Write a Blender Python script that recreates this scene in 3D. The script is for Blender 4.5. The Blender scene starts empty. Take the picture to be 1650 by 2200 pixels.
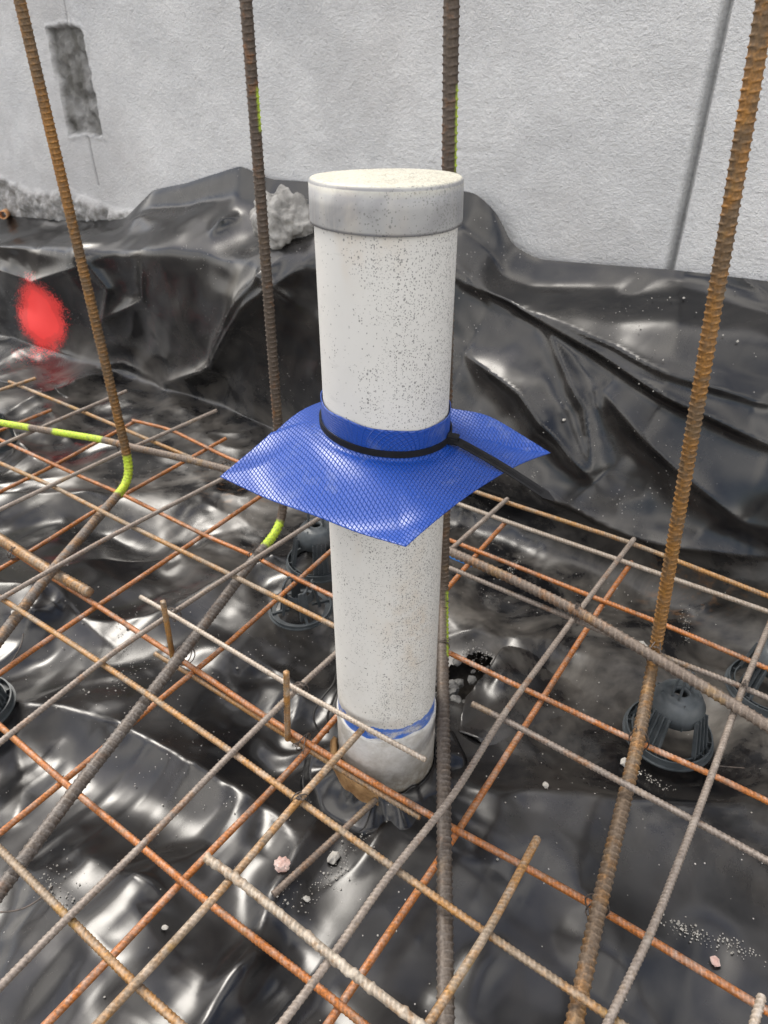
import bpy, math, random
import numpy as np
from mathutils import Vector, Matrix, noise as mnoise
random.seed(7)
C = bpy.context.scene.collection
rad = math.radians

# ------------------------------------------------------------------ camera
CAM_H = 0.74
FPX = 1508.0; TH = rad(34.0); ROLL = rad(0.27)
_fw = np.array([0, math.cos(TH), -math.sin(TH)]); _dn = np.array([0, -math.sin(TH), -math.cos(TH)]); _rt = np.array([1., 0, 0])
_c, _s = math.cos(ROLL), math.sin(ROLL)
RC = np.array([[_c, _s, 0], [-_s, _c, 0], [0, 0, 1.]]) @ np.array([_rt, _dn, _fw])
cd = bpy.data.cameras.new('camera'); cam = bpy.data.objects.new('camera', cd); C.objects.link(cam)
cd.sensor_fit = 'VERTICAL'; cd.sensor_height = 36.0; cd.sensor_width = 27.0
cd.lens = FPX / 2200.0 * 36.0
cd.clip_start = 0.02; cd.clip_end = 200
Mx = Matrix.Identity(4)
for i in range(3):
    Mx[i][0] = RC[0][i]; Mx[i][1] = -RC[1][i]; Mx[i][2] = -RC[2][i]
Mx[2][3] = CAM_H
cam.matrix_world = Mx
cd.dof.use_dof = True; cd.dof.focus_distance = 0.66; cd.dof.aperture_fstop = 12.0
bpy.context.scene.camera = cam

# ------------------------------------------------------------------ world, sun, exposure
SUN_EL, SUN_AZ = 56.0, -42.0          # azimuth measured from +Y towards +X
w = bpy.data.worlds.new('World'); bpy.context.scene.world = w; w.use_nodes = True
nt = w.node_tree; nt.nodes.clear()
out = nt.nodes.new('ShaderNodeOutputWorld'); bg = nt.nodes.new('ShaderNodeBackground')
sky = nt.nodes.new('ShaderNodeTexSky'); sky.sky_type = 'NISHITA'; sky.sun_disc = False
sky.sun_elevation = rad(SUN_EL); sky.sun_rotation = rad(SUN_AZ); sky.air_density = 1.0; sky.dust_density = 2.0
tc = nt.nodes.new('ShaderNodeTexCoord'); nz = nt.nodes.new('ShaderNodeTexNoise')
nz.inputs['Scale'].default_value = 2.1; nz.inputs['Detail'].default_value = 5; nz.inputs['Roughness'].default_value = .52
rp = nt.nodes.new('ShaderNodeValToRGB'); rp.color_ramp.elements[0].position = .44; rp.color_ramp.elements[1].position = .56
cn = nt.nodes.new('ShaderNodeTexNoise'); cn.inputs['Scale'].default_value = 3.3; cn.inputs['Detail'].default_value = 4
cr = nt.nodes.new('ShaderNodeValToRGB')
cr.color_ramp.elements[0].position = .3; cr.color_ramp.elements[0].color = (3.0, 3.1, 3.4, 1)
cr.color_ramp.elements[1].position = .7; cr.color_ramp.elements[1].color = (21, 19.8, 18.2, 1)
mx = nt.nodes.new('ShaderNodeMixRGB')
L = nt.links.new
L(tc.outputs['Generated'], nz.inputs['Vector']); L(tc.outputs['Generated'], cn.inputs['Vector'])
L(nz.outputs['Fac'], rp.inputs['Fac']); L(cn.outputs['Fac'], cr.inputs['Fac'])
L(rp.outputs['Color'], mx.inputs['Fac']); L(sky.outputs['Color'], mx.inputs['Color1']); L(cr.outputs['Color'], mx.inputs['Color2'])
L(mx.outputs['Color'], bg.inputs['Color']); bg.inputs['Strength'].default_value = 0.13
L(bg.outputs['Background'], out.inputs['Surface'])
sd = bpy.data.lights.new('sun', 'SUN'); sd.energy = 1.5; sd.angle = rad(20); sd.color = (1, .95, .87)
so = bpy.data.objects.new('sun', sd); C.objects.link(so)
_d = Vector((math.sin(rad(SUN_AZ)) * math.cos(rad(SUN_EL)), math.cos(rad(SUN_AZ)) * math.cos(rad(SUN_EL)), math.sin(rad(SUN_EL))))
so.rotation_euler = _d.to_track_quat('Z', 'Y').to_euler(); so.location = (-2, 0, 3)
vs = bpy.context.scene.view_settings
vs.view_transform = 'Standard'; vs.look = 'None'; vs.exposure = 0.88; vs.gamma = 1; vs.use_curve_mapping = False

# ------------------------------------------------------------------ survey helpers: sight lines met with real planes
def ray(x, y): return np.array([(x - 825) / FPX, (y - 1100) / FPX, 1.0]) @ RC
CAMP = np.array([0, 0, CAM_H])
def atz(x, y, z):
    d = ray(x, y); return CAMP + d * ((z - CAM_H) / d[2])
def aty(x, y, yy):
    d = ray(x, y); return CAMP + d * (yy / d[1])
WA = rad(-35.0)
UU = np.array([math.cos(WA), math.sin(WA), 0]); NN = np.array([-math.sin(WA), math.cos(WA), 0])   # along the wall / towards the wall
def atv(x, y, v):
    d = ray(x, y); return CAMP + d * (v / (d @ NN))
def uvz(u, v, z): return UU * u + NN * v + np.array([0, 0, z])

# ------------------------------------------------------------------ object helpers
def tag(o, label=None, cat=None, group=None, kind=None):
    if label: o['label'] = label
    if cat: o['category'] = cat
    if group: o['group'] = group
    if kind: o['kind'] = kind
    return o
def empty(name, loc, label, cat, group=None):
    o = bpy.data.objects.new(name, None); C.objects.link(o); o.location = Vector(loc); o.empty_display_size = .02
    return tag(o, label, cat, group)
def mesh_obj(name, verts, faces, mat, parent=None, smooth=True, attr=None):
    """verts are world coordinates; under a parent they are re-based to it"""
    V = np.asarray(verts, float)
    if parent is not None:
        base = np.array(parent.location) if parent.parent is None else np.array(parent.location) + np.array(parent.parent.location)
    else:
        base = V.mean(0); base[2] = V[:, 2].min()
    me = bpy.data.meshes.new(name)
    V = V - base
    if isinstance(faces, np.ndarray) and faces.shape[1] == 4:
        n = len(faces)
        me.vertices.add(len(V)); me.vertices.foreach_set('co', V.ravel().astype(np.float32))
        me.loops.add(n * 4); me.loops.foreach_set('vertex_index', faces.ravel().astype(np.int32))
        me.polygons.add(n); me.polygons.foreach_set('loop_start', (np.arange(n) * 4).astype(np.int32))
        me.update(calc_edges=True)
    else:
        me.from_pydata([tuple(v) for v in V], [], [tuple(int(i) for i in f) for f in faces]); me.update()
    me.polygons.foreach_set('use_smooth', [smooth] * len(me.polygons))
    if attr:
        for k, a in attr.items():
            if a.ndim == 1:
                at = me.attributes.new(k, 'FLOAT', 'POINT'); at.data.foreach_set('value', a.astype(np.float32))
            else:
                at = me.attributes.new(k, 'FLOAT_VECTOR', 'POINT'); at.data.foreach_set('vector', a.ravel().astype(np.float32))
    me.materials.append(mat)
    o = bpy.data.objects.new(name, me); C.objects.link(o)
    if parent is not None: o.parent = parent
    else: o.location = Vector(base)
    return o
def part_origin(o):
    """moves a part's origin to its own middle"""
    me = o.data; n = len(me.vertices); co = np.zeros(n * 3, np.float32); me.vertices.foreach_get('co', co); co = co.reshape(-1, 3)
    c = co.mean(0); me.vertices.foreach_set('co', (co - c).ravel()); o.location = Vector(np.array(o.location) + c); me.update(); return o

class MB:
    def __init__(s): s.v = []; s.f = []
    def add(s, v, f):
        b = len(s.v); s.v += [tuple(x) for x in v]; s.f += [tuple(i + b for i in q) for q in f]
    def hexa(s, bottom, top):
        n = len(bottom); s.add(list(bottom) + list(top), [tuple(range(n))[::-1], tuple(range(n, 2 * n))] + [(i, (i + 1) % n, n + (i + 1) % n, n + i) for i in range(n)])
    def bar(s, a, b, wx, wz, up=(0, 0, 1)):
        a = Vector(a); b = Vector(b); t = (b - a).normalized(); x = t.cross(Vector(up)).normalized(); z = x.cross(t)
        q = [(-1, -1), (1, -1), (1, 1), (-1, 1)]
        s.hexa([a + x * wx * i / 2 + z * wz * j / 2 for i, j in q], [b + x * wx * i / 2 + z * wz * j / 2 for i, j in q])
    def tube(s, pts, r, n=6):
        V, F = tube_np(np.array(pts, float), r, n); s.add(V.tolist(), F)
    def lathe(s, prof, c, n=32, a0=0, a1=2 * math.pi, closed=False):
        full = abs(a1 - a0 - 2 * math.pi) < 1e-6; m = n if full else n + 1; v = []; f = []
        k = len(prof)
        for i in range(m):
            a = a0 + (a1 - a0) * i / n
            for r, z in prof: v.append((c[0] + r * math.cos(a), c[1] + r * math.sin(a), c[2] + z))
        for i in range(n):
            j = (i + 1) % m
            for p in range(k if closed else k - 1):
                q = (p + 1) % k
                f.append((i * k + p, j * k + p, j * k + q, i * k + q))
        s.add(v, f)
    def build(s, name, mat, parent=None, smooth=True):
        return mesh_obj(name, s.v, s.f, mat, parent, smooth)

def frames(P):
    T = np.gradient(P, axis=0); T /= np.linalg.norm(T, axis=1, keepdims=True) + 1e-12
    N = np.zeros_like(P); a = np.array([0, 0, 1.]) if abs(T[0][2]) < .8 else np.array([0, 1., 0])
    n = np.cross(T[0], a); n = np.cross(n, T[0]); n /= np.linalg.norm(n)
    for i in range(len(P)):
        n = n - T[i] * (n @ T[i]); n /= np.linalg.norm(n); N[i] = n
    return T, N, np.cross(T, N)
def tube_np(P, r, n=6):
    T, N, B = frames(P); a = np.arange(n) / n * 2 * math.pi
    V = P[:, None] + r * (np.cos(a)[None, :, None] * N[:, None] + np.sin(a)[None, :, None] * B[:, None])
    m = len(P); F = []
    for i in range(m - 1):
        for j in range(n): F.append((i * n + j, i * n + (j + 1) % n, (i + 1) * n + (j + 1) % n, (i + 1) * n + j))
    F.append(tuple(range(n))[::-1]); F.append(tuple(range((m - 1) * n, m * n)))
    return V.reshape(-1, 3), F
def resample(P, step):
    P = np.array(P, float); s = np.r_[0, np.cumsum(np.linalg.norm(np.diff(P, axis=0), axis=1))]
    n = max(2, int(s[-1] / step)); t = np.linspace(0, s[-1], n + 1)
    return np.stack([np.interp(t, s, P[:, k]) for k in range(3)], 1), t
def smooth_path(P, step=.02, it=12):
    Q, _ = resample(P, step)
    for _ in range(it): Q[1:-1] = .5 * Q[1:-1] + .25 * (Q[:-2] + Q[2:])
    return Q
def fillet(P, R=.04, n=8):
    P = [np.array(p, float) for p in P]; o = [P[0]]
    for i in range(1, len(P) - 1):
        a = P[i - 1] - P[i]; b = P[i + 1] - P[i]; la, lb = np.linalg.norm(a), np.linalg.norm(b); a /= la; b /= lb
        ang = math.acos(max(-1, min(1, a @ b))); d = min(R / math.tan(ang / 2), la * .45, lb * .45)
        A = P[i] + a * d; B = P[i] + b * d
        for k in range(n + 1):
            t = k / n; o.append((1 - t) ** 2 * A + 2 * t * (1 - t) * P[i] + t * t * B)
    o.append(P[-1]); return np.array(o)

# ------------------------------------------------------------------ value noise on grids
def vnoise(shape, cell, rng):
    n0 = int(shape[0] / cell) + 3; n1 = int(shape[1] / cell) + 3
    g = rng.standard_normal((n0, n1)); y = np.arange(shape[0]) / cell; x = np.arange(shape[1]) / cell
    yi = y.astype(int); xi = x.astype(int); fy = y - yi; fx = x - xi; fy = (fy * fy * (3 - 2 * fy))[:, None]; fx = (fx * fx * (3 - 2 * fx))[None]
    a = g[yi][:, xi]; b = g[yi][:, xi + 1]; c = g[yi + 1][:, xi]; d = g[yi + 1][:, xi + 1]
    return (a * (1 - fx) + b * fx) * (1 - fy) + (c * (1 - fx) + d * fx) * fy
def fbm(shape, cell, rng, octs=4, g=.5):
    o = 0; a = 1
    for k in range(octs): o = o + a * vnoise(shape, max(cell / 2 ** k, 1), rng); a *= g
    return o
def sstep(a, b, x):
    t = np.clip((x - a) / (b - a), 0, 1); return t * t * (3 - 2 * t)

# ------------------------------------------------------------------ material helpers
class NT:
    def __init__(s, name):
        s.m = bpy.data.materials.new(name); s.m.use_nodes = True; s.t = s.m.node_tree; s.t.nodes.clear()
        s.out = s.n('ShaderNodeOutputMaterial'); s.b = s.n('ShaderNodeBsdfPrincipled'); s.l(s.b.outputs[0], s.out.inputs['Surface'])
        s.tc = s.n('ShaderNodeTexCoord'); s.co = s.tc.outputs['Object']
        s.geo = s.n('ShaderNodeNewGeometry'); s.pos = s.geo.outputs['Position']
    def n(s, t): return s.t.nodes.new(t)
    def l(s, a, b): s.t.links.new(a, b)
    def put(s, inp, v):
        if hasattr(v, 'is_linked') or hasattr(v, 'links'): s.l(v, inp)
        else: inp.default_value = v
    def noise(s, scale, detail=4, rough=.55, vec=None, dist=0, out='Fac'):
        n = s.n('ShaderNodeTexNoise'); n.inputs['Scale'].default_value = scale; n.inputs['Detail'].default_value = detail
        n.inputs['Roughness'].default_value = rough; n.inputs['Distortion'].default_value = dist
        s.l(vec if vec is not None else s.co, n.inputs['Vector']); return n.outputs[out]
    def voro(s, scale, feature='F1', vec=None, out='Distance', rnd=1):
        n = s.n('ShaderNodeTexVoronoi'); n.feature = feature; n.inputs['Scale'].default_value = scale; n.inputs['Randomness'].default_value = rnd
        s.l(vec if vec is not None else s.co, n.inputs['Vector']); return n.outputs[out]
    def ramp(s, f, stops, interp='LINEAR'):
        r = s.n('ShaderNodeValToRGB'); r.color_ramp.interpolation = interp; e = r.color_ramp.elements
        while len(e) < len(stops): e.new(.5)
        for i, (p, c) in enumerate(stops):
            e[i].position = p; c = (c, c, c) if not isinstance(c, tuple) else c; e[i].color = (*c[:3], 1)
        s.put(r.inputs['Fac'], f); return r.outputs['Color']
    def math(s, op, a, b=0., clamp=False):
        m = s.n('ShaderNodeMath'); m.operation = op; m.use_clamp = clamp; s.put(m.inputs[0], a); s.put(m.inputs[1], b); return m.outputs[0]
    def mix(s, f, a, b, mode='MIX'):
        m = s.n('ShaderNodeMixRGB'); m.blend_type = mode; s.put(m.inputs['Fac'], f)
        for i, v in (('Color1', a), ('Color2', b)):
            if isinstance(v, tuple): m.inputs[i].default_value = (*v[:3], 1)
            else: s.l(v, m.inputs[i])
        return m.outputs['Color']
    def map(s, vec, loc=(0, 0, 0), scale=(1, 1, 1), rot=(0, 0, 0)):
        m = s.n('ShaderNodeMapping'); s.l(vec, m.inputs['Vector']); m.inputs['Location'].default_value = loc
        m.inputs['Scale'].default_value = scale; m.inputs['Rotation'].default_value = rot; return m.outputs[0]
    def attr(s, name, out='Fac'):
        a = s.n('ShaderNodeAttribute'); a.attribute_name = name; return a.outputs[out]
    def dist(s, p, vec=None):
        m = s.n('ShaderNodeVectorMath'); m.operation = 'DISTANCE'; s.l(vec if vec is not None else s.pos, m.inputs[0]); m.inputs[1].default_value = tuple(p); return m.outputs['Value']
    def dot(s, p, vec=None):
        m = s.n('ShaderNodeVectorMath'); m.operation = 'DOT_PRODUCT'; s.l(vec if vec is not None else s.pos, m.inputs[0]); m.inputs[1].default_value = tuple(p); return m.outputs['Value']
    def bump(s, h, dist, strength=1, prev=None):
        b = s.n('ShaderNodeBump'); b.inputs['Distance'].default_value = dist; b.inputs['Strength'].default_value = strength
        s.l(h, b.inputs['Height'])
        if prev is not None: s.l(prev, b.inputs['Normal'])
        return b.outputs[0]
    def set(s, color=None, rough=None, normal=None, metal=None, spec=None, coat=None):
        B = s.b.inputs
        if color is not None:
            if isinstance(color, tuple): B['Base Color'].default_value = (*color[:3], 1)
            else: s.l(color, B['Base Color'])
        if rough is not None: s.put(B['Roughness'], rough)
        if normal is not None: s.l(normal, B['Normal'])
        if metal is not None: s.put(B['Metallic'], metal)
        if spec is not None: s.put(B['Specular IOR Level'], spec)
        if coat is not None: s.put(B['Coat Weight'], coat)
        return s.m

# ------------------------------------------------------------------ materials
def mat_steel(name, rust, scale_c, pale, amt, pale_amt=.35, yellow=.3, crust=0.):
    s = NT(name)
    oi = s.n('ShaderNodeObjectInfo'); off = s.n('ShaderNodeVectorMath'); off.operation = 'ADD'; s.l(s.pos, off.inputs[0])
    mul = s.math('MULTIPLY', oi.outputs['Random'], 7.0); cmb = s.n('ShaderNodeCombineXYZ'); s.l(mul, cmb.inputs[0]); s.l(mul, cmb.inputs[1]); s.l(cmb.outputs[0], off.inputs[1])
    v = off.outputs[0]
    big = s.noise(9, 3, .6, v); mid = s.noise(70, 5, .65, v); fine = s.noise(420, 3, .6, v)
    base = s.mix(s.ramp(fine, [(.3, 0.), (.7, 1.)]), tuple(c * .6 for c in scale_c), tuple(c * 1.35 for c in scale_c))
    rustc = s.mix(s.ramp(fine, [(.3, 0.), (.72, 1.)]), tuple(c * .5 for c in rust), tuple(c * 1.3 for c in rust))
    rf = s.math('ADD', s.math('MULTIPLY', big, .6), s.math('MULTIPLY', mid, .55))
    col = s.mix(s.ramp(rf, [(amt - .06, 0.), (amt + .06, 1.)]), rustc, base)
    yf = s.ramp(s.noise(28, 5, .7, v, out='Fac'), [(.56, 0.), (.66, yellow)])
    col = s.mix(yf, col, (.34, .20, .055))
    pf = s.math('MULTIPLY', s.ramp(s.noise(45, 6, .75, v), [(.5, 0.), (.62, 1.)]), s.ramp(s.noise(6, 2, .5, v), [(.4, 0.), (.6, pale_amt)]))
    # dust settles on the upper side
    up = s.n('ShaderNodeSeparateXYZ'); s.l(s.geo.outputs['Normal'], up.inputs[0])
    df = s.math('MULTIPLY', s.ramp(up.outputs['Z'], [(.35, 0.), (.95, 1.)]), s.ramp(s.noise(160, 4, .7, v), [(.42, 0.), (.64, min(1, .12 + pale_amt * .8))]))
    col = s.mix(pf, col, pale); col = s.mix(df, col, tuple(c * .8 for c in pale))
    if crust: col = s.mix(s.ramp(s.noise(120, 5, .7, v), [(.40, 0.), (.55, crust)]), col, (.44, .39, .32))
    col = s.mix(s.math('MULTIPLY', s.attr('scale'), s.ramp(mid, [(.38, .35), (.58, 1.)])), col, s.mix(s.ramp(fine, [(.35, 0.), (.65, 1.)]), (.11, .10, .095), (.27, .25, .23)))
    rb = s.attr('rib'); col = s.mix(s.math('MULTIPLY', s.math('SUBTRACT', 1., rb), .34), col, (.05, .035, .022))  # rib valleys darkened: grime, plus shading painted into the colour so ribs stand out
    gp = s.attr('paint'); gf = s.math('MULTIPLY', gp, s.ramp(s.noise(260, 3, .6, v), [(.34, .35), (.56, .95)]))
    col = s.mix(gf, col, (.46, .62, .04))
    h = s.math('ADD', s.math('MULTIPLY', mid, .5), s.math('MULTIPLY', fine, .5))
    return s.set(col, s.ramp(mid, [(.3, .46), (.7, .72)]), s.bump(h, .0012, .7), metal=.25, spec=.5)
M = {}
M['orange'] = mat_steel('orange_rust_steel', (.52, .17, .03), (.26, .12, .055), (.55, .47, .41), .64, .55, .3)
M['grey'] = mat_steel('grey_scale_steel', (.27, .13, .055), (.24, .20, .17), (.52, .46, .40), .46, .4, .35)
M['tan'] = mat_steel('tan_rust_steel', (.42, .21, .06), (.27, .205, .14), (.56, .47, .38), .58, .5, .9)
M['pale'] = mat_steel('pale_dusty_steel', (.34, .20, .10), (.42, .35, .28), (.66, .60, .53), .42, .9, .3)
M['crust'] = mat_steel('cement_crusted_steel', (.33, .18, .07), (.28, .22, .16), (.60, .54, .46), .55, .7, .7, .6)
M['starter'] = mat_steel('brown_rust_steel', (.34, .16, .035), (.16, .10, .05), (.34, .25, .17), .56, .15, .35)
M['starter_dark'] = mat_steel('dark_brown_steel', (.20, .09, .035), (.09, .068, .052), (.28, .22, .17), .47, .12, .2)
M['leg'] = mat_steel('grey_brown_steel', (.26, .13, .055), (.17, .135, .11), (.40, .33, .27), .48, .3, .5)

def mat_film():
    s = NT('black_polythene')
    v = s.pos
    u = s.dot(UU); vv = s.dot(NN)
    wr = s.noise(7, 2, .4, v); cre = s.voro(16, 'SMOOTH_F1', s.map(v, scale=(1, 1, 1)))
    fine = s.noise(60, 3, .5, v)
    h = s.math('ADD', s.math('MULTIPLY', wr, .25), s.math('MULTIPLY', fine, .06))
    # dust film: patchy, thicker on the ground strip before the bank
    region = s.math('MULTIPLY', s.ramp(vv, [(.50, .12), (.72, 1.)]), s.ramp(s.math('ADD', s.math('MULTIPLY', u, .4), 1.0), [(.2, .35), (.6, 1.)]))
    z = s.n('ShaderNodeSeparateXYZ'); s.l(v, z.inputs[0])
    region = s.math('MULTIPLY', region, s.ramp(z.outputs['Z'], [(.03, 1.), (.12, .18)]))
    dn = s.ramp(s.noise(7, 6, .68, v, .5), [(.42, 0.), (.70, .8)])
    dust = s.math('MULTIPLY', dn, s.math('ADD', s.math('MULTIPLY', region, .85), .035), True)
    streak = s.math('MULTIPLY', s.ramp(s.noise(2.2, 2, .5, v), [(.5, 0.), (.62, 1.)]), s.ramp(s.noise(40, 6, .8, v, 1.5), [(.5, 0.), (.7, .5)]))
    dust = s.math('MAXIMUM', dust, s.math('MULTIPLY', streak, .3))
    # specks of grit
    vd = s.voro(300, 'F1', v); vc = s.voro(300, 'F1', v, 'Color'); sc = s.n('ShaderNodeSeparateColor'); s.l(vc, sc.inputs[0])
    thr = s.math('MULTIPLY', s.ramp(s.noise(5, 4, .7, v), [(.52, 0.), (.74, 1.)]), .40)
    sp = s.math('MULTIPLY', s.math('LESS_THAN', sc.outputs[0], thr), s.math('LESS_THAN', vd, s.math('MULTIPLY', sc.outputs[1], .30)))
    vd2 = s.voro(60, 'F1', v); vc2 = s.voro(60, 'F1', v, 'Color'); sc2 = s.n('ShaderNodeSeparateColor'); s.l(vc2, sc2.inputs[0])
    sp2 = s.math('MULTIPLY', s.math('LESS_THAN', sc2.outputs[0], .003), s.math('LESS_THAN', vd2, s.math('MULTIPLY', sc2.outputs[1], .13)))
    spk = s.math('MAXIMUM', sp, sp2)
    col = s.mix(dust, (.0040, .0040, .0048), (.17, .155, .135))
    # rust marks rubbed off the bars
    rm = s.math('MULTIPLY', s.ramp(s.noise(3.1, 2, .5, s.map(v, loc=(3.3, 1.2, 0))), [(.66, 0.), (.72, .8)]), s.ramp(s.noise(60, 4, .7, s.map(v, rot=(0, 0, .95), scale=(.5, 1.5, 1))), [(.52, 0.), (.66, .55)]))
    rm = s.math('MULTIPLY', rm, s.math('LESS_THAN', z.outputs['Z'], .06))
    col = s.mix(rm, col, (.20, .10, .04))
    col = s.mix(s.math('MULTIPLY', spk, .8), col, (.40, .38, .36))
    # red spray mark on the bank
    cen = atv(112, 672, 1.06)
    off = s.n('ShaderNodeVectorMath'); off.operation = 'SUBTRACT'; s.l(v, off.inputs[0]); off.inputs[1].default_value = tuple(cen)
    du = s.math('MULTIPLY', s.dot(UU, off.outputs[0]), 1.0); dz = s.n('ShaderNodeSeparateXYZ'); s.l(off.outputs[0], dz.inputs[0])
    du = s.math('ADD', du, s.math('MULTIPLY', dz.outputs['Z'], -.38))
    r = s.math('SQRT', s.math('ADD', s.math('MULTIPLY', s.math('MULTIPLY', du, du), .8), s.math('MULTIPLY', s.math('MULTIPLY', dz.outputs['Z'], dz.outputs['Z']), .8)))
    r = s.math('ADD', r, s.math('MULTIPLY', s.math('SUBTRACT', s.noise(14, 4, .6, v), .5), .06))
    g = s.noise(330, 2, .6, v)
    halo = s.math('GREATER_THAN', s.math('ADD', s.math('MULTIPLY', s.ramp(s.math('MULTIPLY', r, 4.), [(.15, 1.), (.62, 0.)]), .55), s.math('MULTIPLY', g, .6)), .60)
    core = s.ramp(s.math('MULTIPLY', r, 10.), [(.60, 1.), (.86, 0.)])
    red = s.math('MAXIMUM', core, s.math('MULTIPLY', halo, .8), True)
    col = s.mix(red, col, (.90, .05, .045))
    rough = s.math('ADD', .24, s.math('MULTIPLY', dust, .45)); rough = s.math('MAXIMUM', rough, s.math('MULTIPLY', red, .6)); rough = s.math('MAXIMUM', rough, s.math('MULTIPLY', spk, .85))
    return s.set(col, rough, s.bump(h, .003, .35), spec=.58)
M['film'] = mat_film()

def mat_wall():
    s = NT('pale_sand_render'); v = s.pos
    br = s.noise(24, 5, .65, v, 1.2); g1 = s.noise(170, 3, .6, v, .3); g2 = s.noise(420, 2, .6, v)
    st = s.noise(55, 4, .65, s.map(v, rot=(.5, .4, .3), scale=(1, .35, 2.2)), 1.6)
    col = s.mix(s.ramp(s.noise(3.0, 5, .6, v), [(.35, 0.), (.66, 1.)]), (.47, .475, .48), (.64, .64, .635))
    smd = s.math('MULTIPLY', s.ramp(s.noise(2.4, 4, .6, s.map(v, loc=(4.6, 2.7, .3))), [(.50, 0.), (.70, 1.)]), .6)
    col = s.mix(smd, col, (.36, .35, .345))
    col = s.mix(s.ramp(st, [(.35, .32), (.6, 0.)]), col, (.36, .36, .365))
    r = s.attr('rough'); dk = s.attr('dark')
    col = s.mix(s.math('MULTIPLY', r, s.ramp(s.noise(60, 5, .7, v), [(.38, 1.), (.66, .25)])), col, (.15, .142, .13))
    col = s.mix(s.math('MULTIPLY', dk, s.ramp(s.noise(26, 5, .7, s.map(v, scale=(1, 1, .28))), [(.36, 1.), (.74, .72)])), col, (.085, .082, .072))
    h = s.math('ADD', s.math('MULTIPLY', st, .28), s.math('ADD', s.math('MULTIPLY', g1, .6), s.math('MULTIPLY', g2, .35)))
    return s.set(col, .92, s.bump(h, .0055, .85), spec=.2)
M['wall'] = mat_wall()

def mat_pvc(name, base, topgrit=False):
    s = NT(name); v = s.co
    x = s.n('ShaderNodeSeparateXYZ'); s.l(s.geo.outputs['Normal'], x.inputs[0]); p = s.n('ShaderNodeSeparateXYZ'); s.l(v, p.inputs[0])
    dens = s.math('ADD', s.math('MULTIPLY', s.noise(17, 4, .6, v), 1.0), s.math('MULTIPLY', p.outputs['X'], 4.2))
    dens = s.ramp(dens, [(.38, .05), (.66, .9)])
    def specks(scale, size, amt):
        vec = s.map(v, scale=(1, 1, .8))
        d = s.voro(scale, 'F1', vec); c = s.voro(scale, 'F1', vec, 'Color'); q = s.n('ShaderNodeSeparateColor'); s.l(c, q.inputs[0])
        return s.math('MULTIPLY', s.math('LESS_THAN', q.outputs[0], s.math('MULTIPLY', dens, amt)), s.math('LESS_THAN', d, s.math('ADD', s.math('MULTIPLY', q.outputs[1], size), .08)))
    sp = s.math('MAXIMUM', specks(820, .40, 1.5), specks(400, .30, .55))
    col = s.mix(s.ramp(s.noise(11, 5, .6, v), [(.4, 0.), (.75, .28)]), base, tuple(c * .72 for c in base))
    stain = s.math('MULTIPLY', s.ramp(s.noise(9, 3, .5, s.map(v, loc=(2, 5, 1), scale=(1.6, 1.6, .5))), [(.57, 0.), (.7, .45)]), s.ramp(s.noise(60, 4, .7, v), [(.35, 0.), (.6, 1.)]))
    col = s.mix(stain, col, (.50, .40, .29))
    if not topgrit:
        sc = s.ramp(s.noise(38, 3, .6, s.map(v, scale=(1.2, 1.2, 5), rot=(.0, .35, 0)), .5), [(.66, 0.), (.70, .22)])
        col = s.mix(sc, col, (.40, .39, .37))
        # blue primer smeared round the foot of the pipe
        pr = s.math('ADD', s.math('MULTIPLY', s.noise(30, 4, .6, s.map(v, scale=(1, 1, .2))), .022), p.outputs['Z'])
        bl = s.math('MULTIPLY', s.math('MULTIPLY', s.math('GREATER_THAN', pr, .150), s.math('LESS_THAN', pr, .1685)), s.ramp(s.noise(36, 5, .7, s.map(v, scale=(1, 1, 2))), [(.38, .15), (.5, 1.)]))
        col = s.mix(bl, col, (.03, .13, .50))
        lowd = s.math('MULTIPLY', s.ramp(p.outputs['Z'], [(.12, 1.), (.30, 0.)]), s.ramp(s.noise(34, 5, .7, v), [(.42, 0.), (.7, .5)]))
        col = s.mix(lowd, col, (.42, .40, .35))
    else:
        up = s.ramp(x.outputs['Z'], [(.5, 0.), (.9, 1.)])
        gr = s.ramp(s.noise(420, 3, .7, v), [(.50, 0.), (.60, 1.)])
        col = s.mix(s.math('MULTIPLY', up, .8), col, (.55, .53, .43)); col = s.mix(s.math('MULTIPLY', up, s.math('MULTIPLY', gr, s.ramp(s.noise(30, 3, .6, v), [(.35, .2), (.6, .8)]))), col, (.27, .24, .18))
        sm = s.math('MULTIPLY', s.ramp(s.noise(26, 4, .55, v, .6), [(.40, 0.), (.60, .8)]), s.math('SUBTRACT', 1., up))
        col = s.mix(sm, col, (.22, .22, .225))
        st = s.ramp(s.noise(70, 4, .7, s.map(v, scale=(1, 1, .12))), [(.55, 0.), (.7, .4)]); col = s.mix(s.math('MULTIPLY', st, s.math('SUBTRACT', 1., up)), col, (.40, .38, .34))
    col = s.mix(s.math('MULTIPLY', sp, .8), col, (.16, .16, .155))
    return s.set(col, .5, s.bump(s.math('ADD', s.math('MULTIPLY', s.noise(70, 4, .6, v), .5), s.math('MULTIPLY', sp, .25)), .0012, .45), spec=.4)
M['pvc'] = mat_pvc('white_pvc', (.59, .58, .55))
M['cap'] = mat_pvc('grey_white_pvc_cap', (.33, .33, .325), True)

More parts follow.
